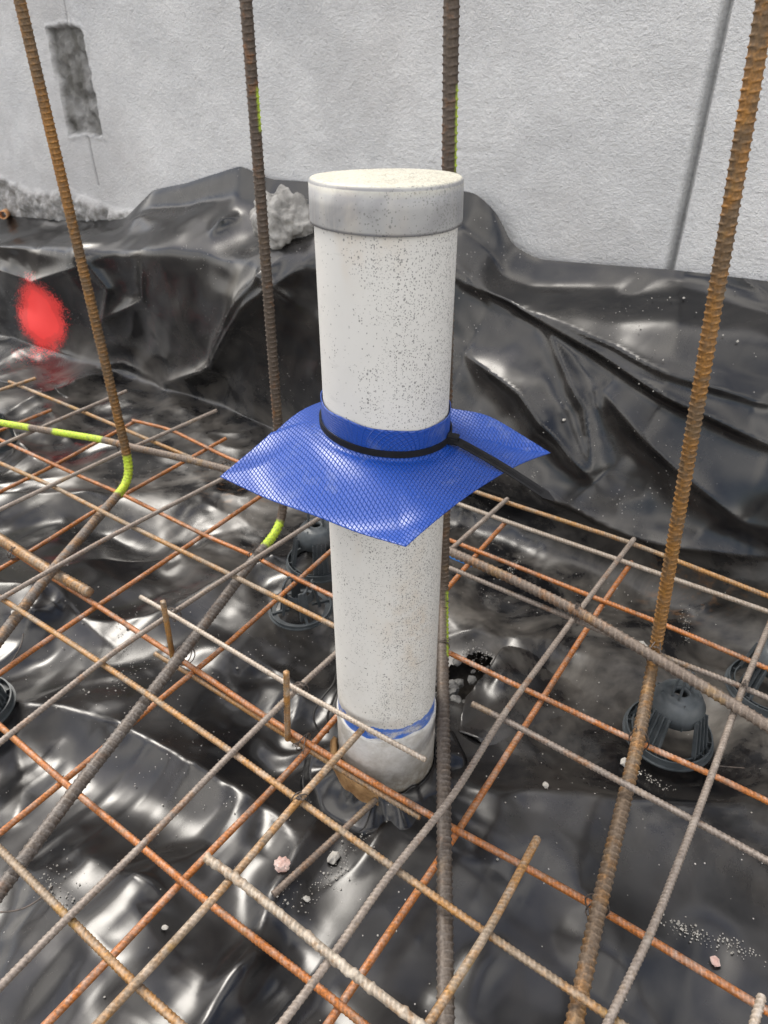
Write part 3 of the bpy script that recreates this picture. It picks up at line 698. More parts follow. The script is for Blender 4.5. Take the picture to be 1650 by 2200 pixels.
bars(up_, [([(20, 820), (170, 881), (325, 947), (410, 983), (600, 1062)], 0, 0.06, 'tan', None), ([(930, 1205), (1235, 1332), (1425, 1411), (1595, 1475), (1650, 1500)], .02, .4, 'grey', None),
           ([(1000, 1049), (1085, 1078), (1355, 1166), (1650, 1281)], .05, .4, 'tan', None),
           ([(0, 995), (110, 1043), (280, 1130), (500, 1237), (724, 1348)], .3, 0, 'tan', None), ([(1014, 1512), (1075, 1541), (1340, 1683), (1495, 1765), (1650, 1850)], 0, .4, 'grey', None),
           ([(5, 1287), (165, 1390), (325, 1497), (500, 1617), (640, 1718), (825, 1850), (1045, 2005), (1215, 2120), (1325, 2195)], .35, .3, 'tan', None),
           ([(0, 1825), (140, 1965), (295, 2120), (385, 2200)], .35, .3, 'tan', 'orange and tan bar with thick yellow rust')], ZB, RU)
lap = empty('steel_mesh', atz(490, 1885, ZA), 'small lapped piece of steel mesh in front, one bar crusted with cement', 'steel mesh')
bars(lap, [([(210, 2200), (352, 2048), (500, 1885), (640, 1720), (778, 1567)], .3, 0, 'tan', None), ([(920, 2200), (1050, 2000), (1155, 1800)], .3, 0, 'tan', None),
           ([(1600, 2270), (1637, 2140)], .05, 0, 'pale', None)], ZA + .0005, RU)
bars(lap, [([(442, 1842), (500, 1880), (710, 2053), (825, 2145), (905, 2203)], 0, .3, 'crust', 'bar crusted with pale cement splashes')], ZA + .0075, RU, crust=.0007)
lo_ = empty('steel_mesh', atz(975, 1790, ZC), 'lower layer of welded steel mesh, bright orange rusted bars just above the plastic', 'steel mesh')
bars(lo_, [([(285, 903), (365, 922), (490, 984), (715, 1068)], 0, 0, 'orange', None), ([(940, 1150), (1100, 1213), (1260, 1277), (1435, 1345), (1650, 1437)], .03, .4, 'orange', None),
           ([(970, 1077), (1110, 1128), (1325, 1201), (1650, 1314)], .05, .4, 'pale', 'bar whitened by cement with orange rust patches'),
           ([(0, 945), (165, 1020), (265, 1063), (440, 1150), (550, 1197), (620, 1235), (730, 1288)], .3, 0, 'orange', None), ([(945, 1393), (1125, 1480), (1170, 1500), (1355, 1588), (1525, 1662), (1650, 1722)], .02, .4, 'orange', None),
           ([(0, 1166), (115, 1243), (215, 1305), (410, 1432), (565, 1537), (680, 1608), (825, 1695), (980, 1783), (1115, 1855), (1280, 1948), (1400, 2020), (1625, 2158)], .35, .2, 'orange', None),
           ([(0, 1560), (150, 1692), (300, 1815), (450, 1942), (670, 2110), (780, 2200)], .35, .3, 'orange', None)], ZD, .0034, rib=.00024)
bars(lo_, [([(0, 925), (110, 881)], .3, 0, 'orange', None), ([(0, 1057), (115, 1001), (293, 904)], .3, 0, 'orange', None), ([(0, 1222), (65, 1185), (200, 1100), (390, 995), (485, 942)], .3, 0, 'orange', None),
           ([(0, 1447), (65, 1400), (215, 1298), (325, 1225), (440, 1148), (575, 1056)], .3, 0, 'orange', None),
           ([(0, 1790), (125, 1688), (230, 1602), (325, 1518), (470, 1400), (590, 1292), (715, 1180)], .3, .04, 'orange', None),
           ([(100, 2200), (245, 2050), (385, 1900), (450, 1832), (590, 1690), (665, 1608), (1025, 1190), (1088, 1120)], .3, 0, 'orange', None),
           ([(705, 2200), (825, 2020), (900, 1912), (975, 1800), (1165, 1502), (1295, 1297), (1357, 1208)], .3, 0, 'orange', None)], ZC, .0034, rib=.00024)

# starter bars: vertical, bent at the foot, leg running between the two mesh layers
def starter(top, corner, leg, zl, r, m, label, paint=None, legext=.3, R=.045, vpaint=None, grey=.9):
    cpt = atz(*corner, zl); tp = aty(*top, cpt[1]); legs = [atz(x, y, zl) for x, y in leg]
    d_ = (tp - cpt); tp = cpt + d_ * 1.6
    P = [tp, cpt] + legs; P = ext(P, 0, legext); F_ = fillet(P[:3], R, 10); P = np.vstack([F_, P[3:]]) if len(P) > 3 else F_
    L_up = np.linalg.norm(tp - cpt)
    pp = None
    if paint: pp = [(L_up + a, L_up + b, dv) for a, b, dv in paint]
    if vpaint:
        pp = pp or []
        for x, y0, y1, dv in vpaint: pp.append((np.linalg.norm(aty(x, y0, cpt[1]) - tp), np.linalg.norm(aty(x, y1, cpt[1]) - tp), dv))
    o = rebar('starter_bar', P, r, M[m], None, scale=(L_up + .01, grey), rib=.0006, pitch=.0068, skew=.42, n=16, narrow=4.5, paint=pp, phase=.6)
    return tag(o, label, 'reinforcing bar', 'starter bars standing up through the mesh')
starter((42, 0), (285, 1030), [(245, 1072), (100, 1240), (0, 1372)], .096, .0071, 'starter', 'leftmost upright ribbed steel bar, orange-brown, bent at its foot with a green painted bend', [(-.05, .035, None)])
starter((528, 0), (613, 1125), [(550, 1195), (400, 1393), (300, 1522), (150, 1712), (0, 1915)], .096, .0066, 'starter_dark', 'dark brown upright ribbed bar behind the pipe to its left, rising above the rock', [(-.01, .045, None)], vpaint=[(550, 190, 280, (.95, .0, 0))])
starter((970, 0), (952, 1290), [(951, 1400), (954, 1750), (958, 2200)], .096, .0068, 'starter_dark', 'upright ribbed bar touching the right side of the white pipe, green paint at its foot', None, vpaint=[(975, 185, 365, (.95, .1, 0)), (955, 1262, 1385, (.9, -.2, 0))], grey=.4)
starter((1646, 0), (1402, 1430), [(1372, 1590), (1310, 1850), (1282, 1968), (1234, 2200)], .096, .0066, 'starter', 'rightmost upright ribbed steel bar, golden brown, tied where it meets the mesh', grey=.3)

o = rebar('tie_bar', ext([atz(x, y, .1345) for x, y in [(0, 908), (60, 918), (230, 946), (265, 956), (400, 986), (495, 1010), (560, 1030)]], .3, 0), .0060, M['leg'], None, rib=.0005, pitch=.0062, skew=.8, n=14, narrow=3.2,
          paint=[(.2, .3 + .070, None), (.3 + .124, .3 + .232, None)])
tag(o, 'thick steel bar with bright green painted bands lying across the mesh at the left', 'reinforcing bar')
o = rebar('tie_bar', ext([atz(x, y, .1345) for x, y in [(830, 1124), (950, 1177), (1100, 1244), (1240, 1312), (1400, 1408), (1575, 1513), (1650, 1560)]], .05, .4), .0064, M['leg'], None, rib=.00065, pitch=.0074, skew=.9, n=14, narrow=3.2)
tag(o, 'thick twisted-rib bar lying over the mesh from the pipe to the right edge', 'reinforcing bar')
o = rebar('short_bar', ext([atz(x, y, .079) for x, y in [(0, 1157), (100, 1222), (192, 1273)]], .3, 0), .0070, M['tan'], None, rib=.0006, pitch=.007, skew=.6, n=14)
tag(o, 'pale dusty thick bar end tied beside an orange bar at the left edge', 'reinforcing bar')
o = rebar('thin_bar', [atz(x, y, .142 if x > 700 else .130) for x, y in [(302, 1282), (375, 1323), (500, 1398), (640, 1483), (825, 1585), (915, 1633)]], .0027, M['pale'], None, rib=.0004, pitch=.0045, skew=1.3)
tag(o, 'thin pale twisted bar whose cut end reaches in front of the pipe foot', 'reinforcing bar')
o = rebar('thin_bar', [atz(x, y, ZC - .002) for x, y in [(333, 1404), (410, 1450), (560, 1545), (680, 1622), (800, 1695), (903, 1757)]], .0028, M['tan'], None, rib=.0004, pitch=.0048, skew=1.3)
tag(o, 'thin tan bar running just beside a thicker orange bar left of the pipe foot', 'reinforcing bar')
a_, b_ = atz(587, 1922, 0), atz(808, 1718, 0)
a_[2] = .030; b_[2] = .030
a_, b_ = atz(587, 1922, .030), atz(808, 1718, .030)
o = rebar('loose_bar', [a_, b_], .0035, M['leg'], None)
tag(o, 'short loose steel offcut lying on the plastic in front of the pipe', 'reinforcing bar')
for (tx, ty), (bx, by), zt, zb, lab in [((350, 1292), (371, 1412), .128, .066, 'short upright rusty peg under the thin pale bar, left of the other peg'), ((615, 1444), (618, 1588), .132, .062, 'short upright rusty peg nearest the pipe, standing on the orange bars')]:
    p0 = atz(bx, by, zb); p1 = aty(tx, ty, p0[1])
    o = rebar('steel_peg', [p1, p0], .0033, M['tan'], None); tag(o, lab, 'steel peg', 'short upright pegs between the mesh layers')

# ------------------------------------------------------------------ tie wires
rt = random.Random(3)
def wire(px, z, rads, d1, label, tail=.012, loops=2):
    """loops of wire round the bars meeting at px; d1: direction of the bar it goes round"""
    c = atz(*px, z); mb = MB(); d1 = np.array(d1, float); d1 /= np.linalg.norm(d1)
    x = np.cross(d1, [0, 0, 1.]); x /= np.linalg.norm(x); y = np.cross(x, d1)
    for k in range(loops):
        P = []; tl = rt.uniform(-.5, .5); sh = (k - .5) * .004
        for i in range(19):
            a = i / 18 * 2 * math.pi
            P.append(c + x * math.cos(a) * rads[0] + y * math.sin(a) * rads[1] + d1 * (sh + tl * math.cos(a) * rads[0]))
        mb.tube(P, .00075, 6)
    e = c + y * rads[1] * .8 + x * rads[0] * .5
    for sg_ in (-1, 1):
        P = [e]; dv = np.array([rt.uniform(-1, 1), rt.uniform(-1, .3), rt.uniform(.2, 1)]); dv /= np.linalg.norm(dv)
        for i in range(1, 7): P.append(e + dv * tail * i / 6 + .0016 * np.array([math.cos(i * 2 + sg_), math.sin(i * 2 + sg_), 0]))
        mb.tube(P, .0007, 5)
    o = mb.build('tie_wire', M['wire']); tag(o, label, 'tie wire', 'wire ties round crossing bars')
DA = atz(500, 1613, ZA) - atz(160, 1968, ZA); DB = atz(1045, 2005, ZB) - atz(325, 1497, ZB)
for px, z, rd, dd, lab in [
    ((265, 958), .125, (.012, .017), DB, 'tie wire where the green banded bar meets the leftmost upright bar'),
    ((485, 1004), .125, (.009, .012), DB, 'tie wire on the thick bar by the left corner of the blue sheet'),
    ((262, 1047), .096, (.010, .010), (-.5, -1, 0), 'tie wire round the green painted bend of the leftmost upright bar'),
    ((548, 1196), .096, (.010, .010), (-.5, -1, 0), 'tie wire at the end of the second green painted bend'),
    ((606, 1062), .116, (.009, .010), DB, 'tie wire under the blue sheet edge where the dark upright bar passes'),
    ((36, 1188), .072, (.013, .010), DB, 'tie wire holding the pale bar end to the orange bar at the left edge'),
    ((372, 1320), .120, (.009, .009), DA, 'tie wire where the thin pale bar crosses, beside the left peg'),
    ((395, 1408), .080, (.012, .016), DB, 'tie wire below the left peg where several bars meet'),
    ((645, 1480), .120, (.008, .009), DA, 'tie wire where the thin pale bar crosses, beside the right peg'),
    ((655, 1596), .062, (.012, .009), DB, 'tie wire round the orange bars left of the pipe foot'),
    ((643, 1718), .120, (.007, .009), DB, 'tie wire on the crossing in front of and left of the pipe'),
    ((1238, 1315), .130, (.010, .012), DB, 'tie wire on the thick bar right of the pipe, halfway to the upright bar'),
    ((1408, 1398), .128, (.015, .016), DB, 'large tie wire where the rightmost upright bar meets the thick bar'),
    ((1372, 1588), .085, (.010, .016), (-.2, -1, 0), 'tie wire beside the near plastic spacer, round the rightmost bar'),
    ((1283, 1950), .082, (.010, .016), (-.2, -1, 0), 'lowest tie wire on the rightmost bar, near the bottom of the photo'),
    ((1598, 1478), .120, (.008, .010), DB, 'tie wire near the right edge beside the far plastic spacer'),
    ((948, 1283), .11, (.009, .009), (0, .1, 1), 'upper wire ring on the bar touching the pipe'),
    ((950, 1385), .096, (.009, .009), (0, 1, 0), 'lower wire ring on the bar touching the pipe')]:
    wire(px, z, rd, dd, lab, tail=rt.uniform(.006, .014), loops=1 if 'ring' in lab else 2)

# ================================================================== PIPE
pt_ = aty(829, 480, .566); pb_ = aty(830, 1480, .546)
ax = (pt_ - pb_); ax /= np.linalg.norm(ax)
foot = pb_ + ax * ((-.03 - pb_[2]) / ax[2])
pipe = empty('drain_pipe', foot, 'white plastic drain pipe standing upright with a grey end cap, speckled with dirt', 'pipe')
Rq = Vector((0, 0, 1)).rotation_difference(Vector(ax)).to_matrix()
pipe.rotation_euler = Rq.to_euler()
RP = .0548
def rot_part(mb_or_obj, name, mat):
    """a part modelled in the pipe's own upright frame"""
    me = bpy.data.meshes.new(name); me.from_pydata([tuple(v) for v in mb_or_obj.v], [], mb_or_obj.f); me.update()
    me.polygons.foreach_set('use_smooth', [True] * len(me.polygons)); me.materials.append(mat)
    o = bpy.data.objects.new(name, me); C.objects.link(o); o.parent = pipe; return o
Lp = np.linalg.norm(pt_ - foot) + .02
mb = MB(); N_ = 96
prof = [(RP * (1.0 + .004 * math.sin(z * 9)), z) for z in np.linspace(0, Lp, 60)]
mb.lathe(prof, (0, 0, 0), N_); rot_part(mb, 'pipe_shaft', M['pvc'])
# cap
zc = np.linalg.norm(pt_ - foot) + .0015; RK = .0577; HK = .0312
prof = [(RP * .99, zc + .001), (RK, zc - .0004), (RK + .0003, zc + .002), (RK, zc + HK * .5), (RK - .0002, zc + HK - .0036)]
for i in range(7):
    a = i / 6 * math.pi / 2; prof.append((RK - .0036 + .0034 * math.cos(a), zc + HK - .0036 + .0036 * math.sin(a)))
prof += [(RK * .8, zc + HK + .0000), (RK * .5, zc + HK + .0005), (RK * .2, zc + HK + .0008), (.0002, zc + HK + .0009)]
mb = MB(); mb.lathe(prof, (0, 0, 0), N_); cap_o = rot_part(mb, 'end_cap', M['cap'])
for v in cap_o.data.vertices:
    a = math.atan2(v.co.y, v.co.x); k = 1 + .004 * math.sin(3 * a + 1) + .003 * math.sin(5 * a); v.co.x *= k; v.co.y *= k
    v.co.z += .0010 * math.sin(2 * a + .6) * (1 if v.co.z < zc + .01 else .4)
# socket sleeve at the foot, broken lip
zb = (np.array(aty(830, 1592, .548 - .0))[2] - foot[2]) * 1.0
zsl = atz(830, 1598, 0.0)
mb = MB(); z1 = .140
prof = [(RP - .001, z1 + .000), (RP + .0016, z1 + .0005), (RP + .0022, z1 - .003), (RP + .0022, 0), (RP + .0018, -.0)]
mb.lathe(prof, (0, 0, 0), N_); sl = rot_part(mb, 'socket_sleeve', M['sleeve'])
for v in sl.data.vertices:
    a = math.atan2(v.co.y, v.co.x)
    if v.co.z > .1: v.co.z += .0016 * math.sin(4 * a) + .001 * math.sin(11 * a)
# brown packing at the pipe's foot, and the torn membrane collar
def lump(name, c, s_, mat, seed, sub=3, amp=.35, flat=1., label=None, cat=None, group=None, fr=2.0):
    import bmesh
    bm = bmesh.new(); bmesh.ops.create_icosphere(bm, subdivisions=sub, radius=1)
    for v in bm.verts:
        p = v.co.copy(); q = p * fr + Vector((seed * 3.1, seed * 1.7, seed))
        k = 1 + amp * mnoise.noise(q) + amp * .5 * mnoise.noise(q * 2.3) + amp * .14 * mnoise.noise(q * 5.1) + amp * .06 * mnoise.noise(q * 11)
        cellv = mnoise.cell(q * .8) * .1
        v.co = Vector((p.x * s_[0], p.y * s_[1], p.z * s_[2] * flat)) * (k + cellv)
    me = bpy.data.meshes.new(name); bm.to_mesh(me); bm.free(); me.materials.append(mat)
    me.polygons.foreach_set('use_smooth', [sub > 3] * len(me.polygons))
    o = bpy.data.objects.new(name, me); C.objects.link(o); o.location = Vector(c); o.rotation_euler = (0, 0, seed)
    if label: tag(o, label, cat, group)
    return o
fz = [pb_ + ax * ((z - pb_[2]) / ax[2]) for z in (.0, .01)]
mb = MB(); cc = fz[0]
mb.lathe([(RP + .004, -.02), (RP + .004, .045), (RP + .008, .049), (RP + .0125, .040), (RP + .012, -.02)], tuple(cc), 40, rad(175), rad(262))
o = mb.build('packing_foam', M['foam']); tag(o, 'brown soaked packing wedged round the left of the pipe foot', 'packing')

def on_pipe(x, y, r):
    d_ = ray(x, y); o_ = CAMP - pb_; dp = d_ - ax * (d_ @ ax); op = o_ - ax * (o_ @ ax)
    A_ = dp @ dp; B_ = 2 * dp @ op; C_ = op @ op - r * r; t_ = (-B_ - math.sqrt(max(B_ * B_ - 4 * A_ * C_, 0))) / (2 * A_); return CAMP + d_ * t_
Rinv = np.array(Rq.transposed())
for pts in ([(742, 1412), (760, 1425), (788, 1437)], [(893, 1427), (910, 1420), (926, 1408)]):
    mb = MB(); P_ = smooth_path([on_pipe(x, y, RP + .0001) for x, y in pts], .002, 3); mb.tube([Rinv @ (p - foot) for p in P_], .00045, 5)
    mb2 = rot_part(mb, 'scratch_mark', M['tie'])
# black film tucked up round the foot of the pipe
nt_, nk = 160, 26; V = []; rk_ = np.random.default_rng(21); wv = vnoise((nt_, nk + 1), 7, rk_)
for i in range(nt_):
    th = 2 * math.pi * i / nt_; c_, s__ = math.cos(th), math.sin(th)
    front = .5 - .5 * math.sin(th)
    ztop = .020 + .008 * math.sin(2 * th + .4) + .006 * math.sin(5 * th + 1) + .004 * math.sin(11 * th)
    ztop = max(.016, ztop) * (1 - .9 * math.exp(-((th - .75) / .5) ** 2))
    for j in range(nk + 1):
        q = j / nk
        r_ = RP + .0042 + .046 * q ** 1.5 +   .0011 * math.sin(13 * th + 2 * math.sin(3 * th)) * math.sin(math.pi * min(1, q * 1.3)) + .0025 * wv[i, j] * q
        z_ = ztop * (1 - q) ** 1.8 + .008 * math.sin(9 * th + 1.3 * math.sin(4 * th)) * q * (1 - q) * 2 + .004 + .006 * (1 - q) - .016 * sstep(.8, 1, q)
        V.append([fz[0][0] + c_ * r_, fz[0][1] + s__ * r_, z_])
I = np.arange(nt_ * (nk + 1)).reshape(nt_, nk + 1); J = np.roll(I, -1, 0)
F = np.stack([I[:, :-1], I[:, 1:], J[:, 1:], J[:, :-1]], -1).reshape(-1, 4)
o = mesh_obj('plastic_skirt', V, F, M['film']); md = o.modifiers.new('thickness', 'SOLIDIFY'); md.thickness = .0005
tag(o, 'gathered black plastic tucked up round the foot of the white pipe', 'plastic skirt')

# ================================================================== BLUE COLLAR SHEET
sh = empty('blue_collar_sheet', fz[0] + ax * .35, 'square blue diamond-embossed plastic flange sheet pushed down over the white pipe', 'plastic flange')
sh_loc = np.array(sh.location)
# heights of the drooping square
cz_ = aty(830, 955, .548 + .0)[2]
Cn = {'L': atz(472, 1020, .430), 'F': atz(872, 1180, .428), 'R': atz(1183, 970, .436)}
c0 = pb_ + ax * ((.45 - pb_[2]) / ax[2])
Cn['B'] = Cn['L'] + Cn['R'] - Cn['F']; Cn['B'][2] = .452
print('SHEET sides', [round(float(np.linalg.norm(Cn[a] - Cn[b])), 3) for a, b in ('LF', 'FR', 'RB', 'BL')], 'centre', c0.round(3), {k: v.round(3) for k, v in Cn.items()})
ZCOL = .027 ; Z0c = .4525; Z0 = Z0c      # collar height; height where it leaves the pipe
nth, nr = 176, 70
order = ['L', 'F', 'R', 'B']
def edge_pt(th):
    d_ = np.array([math.cos(th), math.sin(th)])
    best = None
    for a, b in zip(order, order[1:] + order[:1]):
        A = Cn[a][:2] - c0[:2]; B_ = Cn[b][:2] - c0[:2]; E_ = B_ - A
        den = d_[0] * E_[1] - d_[1] * E_[0]
        if abs(den) < 1e-9: continue
        t_ = (A[0] * E_[1] - A[1] * E_[0]) / den; s__ = (A[0] * d_[1] - A[1] * d_[0]) / den
        if t_ > 0 and -1e-6 <= s__ <= 1 + 1e-6:
            if best is None or t_ < best[0]:
                sag = {'LF': -.004, 'FR': .010, 'RB': .012, 'BL': .010}[a + b]
                z = Cn[a][2] * (1 - s__) + Cn[b][2] * s__ + sag * 4 * s__ * (1 - s__)
                bow = {'LF': .0, 'FR': .010, 'RB': -.006, 'BL': 0.}[a + b] * math.sin(2 * math.pi * s__) * -.0
                best = (t_, z, s__)
    return best
cornth = [math.atan2(*(Cn[k][:2] - c0[:2])[::-1]) for k in order]
ths = np.sort(np.r_[np.linspace(-math.pi, math.pi, nth, endpoint=False), cornth])
V = []; FL = []; nth = len(ths)
for th in ths:
    R_, ze, s__ = edge_pt(th); d_ = np.array([math.cos(th), math.sin(th)])
    Z0 = Z0c - .006 * math.cos(th)
    for j in range(nr + 1):
        q = j / nr
        if q < .2:                              # collar going up the pipe
            t_ = 1 - q / .2; z = Z0 + .006 + (ZCOL - .006) * t_ + (.0007 * math.sin(3 * th + 2) + .0004 * math.sin(8 * th)) * t_; rr_ = RP + .0013 + .0004 * math.sin(th * 9)
            flat_r = (RP - .033) + .03 * (q / .2)
        elif q < .32:                           # tight bend under the tie
            t_ = (q - .2) / .12; a = t_ * math.pi / 2; rr_ = RP + .0013 + .007 * (1 - math.cos(a)); z = Z0 + .006 - .006 * math.sin(a)
            flat_r = RP - .003 + .009 * t_
        else:
            t_ = (q - .32) / .68; rr_ = (RP + .0083) + (R_ - RP - .0083) * t_
            x_ = rr_ - RP - .0083
            dome = (Z0 - ze) * (1 - sstep(0, .062, x_)) * .8 + (Z0 - ze) * .2 * (1 - t_)
            z = ze + dome + .0022 * math.sin(2.2 * th + 30 * rr_) * min(1, x_ / .03) + .004 * math.sin(3 * th + .5) * math.exp(-((x_ - .03) / .02) ** 2)
            flat_r = RP + .006 + x_ * 1.0
        cc_ = pb_ + ax * ((z - pb_[2]) / ax[2])
        k_ = 0 if q < .32 else sstep(0, .05, rr_ - RP - .0083)
        cc2 = cc_[:2] * (1 - k_) + c0[:2] * k_
        V.append([cc2[0] + d_[0] * rr_, cc2[1] + d_[1] * rr_, z]); FL.append([d_[0] * flat_r, d_[1] * flat_r, 0])
V = np.array(V); FL = np.array(FL)
ra = rad(4); FL = FL @ np.array([[math.cos(ra), -math.sin(ra), 0], [math.sin(ra), math.cos(ra), 0], [0, 0, 1]])
I = np.arange(nth * (nr + 1)).reshape(nth, nr + 1); J = np.roll(I, -1, 0)
F = np.stack([I[:, :-1], I[:, 1:], J[:, 1:], J[:, :-1]], -1).reshape(-1, 4)
Z0 = Z0c
# split in collar band and flat flange
jn = int(.2 * nr)
def sub(name, j0, j1):
    idx = I[:, j0:j1 + 1]; mp = -np.ones(len(V), int); mp[idx.ravel()] = np.arange(idx.size)
    f = np.stack([I[:, j0:j1], I[:, j0 + 1:j1 + 1], J[:, j0 + 1:j1 + 1], J[:, j0:j1]], -1).reshape(-1, 4)
    o = mesh_obj(name, V[idx.ravel()], mp[f], M['blue'], sh, attr={'flat': FL[idx.ravel()]})
    md = o.modifiers.new('thickness', 'SOLIDIFY'); md.thickness = .0007; md.offset = 1; return o
sub('flange', jn, nr); sub('collar', 0, jn)

# ================================================================== CABLE TIE
ct = empty('cable_tie', pb_ + ax * ((Z0 + .01 - pb_[2]) / ax[2]), 'black plastic cable tie clamping the blue collar to the pipe, tail sticking out right', 'cable tie')
mb = MB(); zt = Z0 + .0062
tilt = lambda th: -.006 * math.cos(th)
nn = 72; prof_h = .0056
V = []; Fq = []
for i in range(nn):
    th = 2 * math.pi * i / nn
    z = zt + tilt(th); cc_ = pb_ + ax * ((z - pb_[2]) / ax[2]); 
    for rr_, dz in ((RP + .0024, -prof_h / 2), (RP + .0040, -prof_h / 2), (RP + .0040, prof_h / 2), (RP + .0024, prof_h / 2)):
        V.append((cc_[0] + rr_ * math.cos(th), cc_[1] + rr_ * math.sin(th), z + dz))
for i in range(nn):
    j = (i + 1) % nn
    for k in range(4): Fq.append((i * 4 + k, j * 4 + k, j * 4 + (k + 1) % 4, i * 4 + (k + 1) % 4))
mesh_obj('strap', V, Fq, M['tie'], ct, smooth=False)
hd = aty(973, 943, .536); tl = atz(1190, 1075, .437)
hth = math.atan2(hd[1] - pb_[1], hd[0] - pb_[0])
mb = MB(); hd = np.array(hd); td = (tl - hd); Ltl = np.linalg.norm(td); td /= Ltl
sx = np.cross(td, [0, 0, 1]); sx /= np.linalg.norm(sx); sy = np.cross(sx, td)
def box_at(mb, c, ax3, hs):
    X, Y, Z_ = ax3; q = [(-1, -1), (1, -1), (1, 1), (-1, 1)]
    mb.hexa([c - X * hs[0] + Y * hs[1] * i + Z_ * hs[2] * j for i, j in q], [c + X * hs[0] + Y * hs[1] * i + Z_ * hs[2] * j for i, j in q])
hx = np.array([1, -.25, -.1]); hx /= np.linalg.norm(hx); hy = np.cross([0, 0, 1], hx); hy /= np.linalg.norm(hy); hz = np.cross(hx, hy)
box_at(mb, hd, (hx, hy, hz), (.0050, .0040, .0040)); box_at(mb, hd + hx * .0003 + hz * .0036, (hx, hy, hz), (.0026, .0022, .0008)); box_at(mb, hd - hy * .0036, (hx, hy, hz), (.0022, .0007, .0020))
o = mb.build('tie_head', M['tie'], ct, smooth=False)
bv = o.modifiers.new('bevel', 'BEVEL'); bv.width = .0006; bv.segments = 2
mb = MB(); pts = []
for i in range(41):
    t_ = i / 40; pts.append(hd + td * Ltl * t_ + np.array([0, 0, .002 * math.sin(math.pi * t_)]))
pts = np.array(pts); T, _, _ = frames(pts); V = []; Fq = []
for i, p in enumerate(pts):
    wdt = .0036 if i < 37 else .0036 * (1 - (i - 37) / 4.2); sxx = np.cross(T[i], [0, 0, 1]); sxx /= np.linalg.norm(sxx); 
    vd_ = np.cross(T[i], p - CAMP); vd_ /= np.linalg.norm(vd_); vd_ *= np.sign(vd_ @ sxx); w2 = sxx * .45 + vd_ * .55; w2 /= np.linalg.norm(w2); n2 = np.cross(T[i], w2); n2 *= np.sign(n2[2])
    for a, b in ((-1, -1), (1, -1), (1, 1), (-1, 1)): V.append(p + w2 * wdt * a + n2 * .0006 * b)
for i in range(40):
    for k in range(4): Fq.append((i * 4 + k, i * 4 + (k + 1) % 4, i * 4 + 4 + (k + 1) % 4, i * 4 + 4 + k))
Fq += [(3, 2, 1, 0), (160, 161, 162, 163)]
mesh_obj('tail', V, Fq, M['tie'], ct, smooth=False)
mb = MB()          # teeth on the tail
for i in range(70):
    t_ = .12 + .78 * i / 70; p = hd + td * Ltl * t_ + np.array([0, 0, .002 * math.sin(math.pi * t_)]); vd_ = np.cross(td, p - CAMP); vd_ /= np.linalg.norm(vd_); vd_ *= np.sign(vd_ @ sx); w2 = sx * .45 + vd_ * .55; w2 /= np.linalg.norm(w2); n2 = np.cross(td, w2); n2 *= np.sign(n2[2])
    box_at(mb, p + n2 * .0007, (td, w2, n2), (.0003, .0015, .0003))
mb.build('teeth', M['tie'], ct, smooth=False)

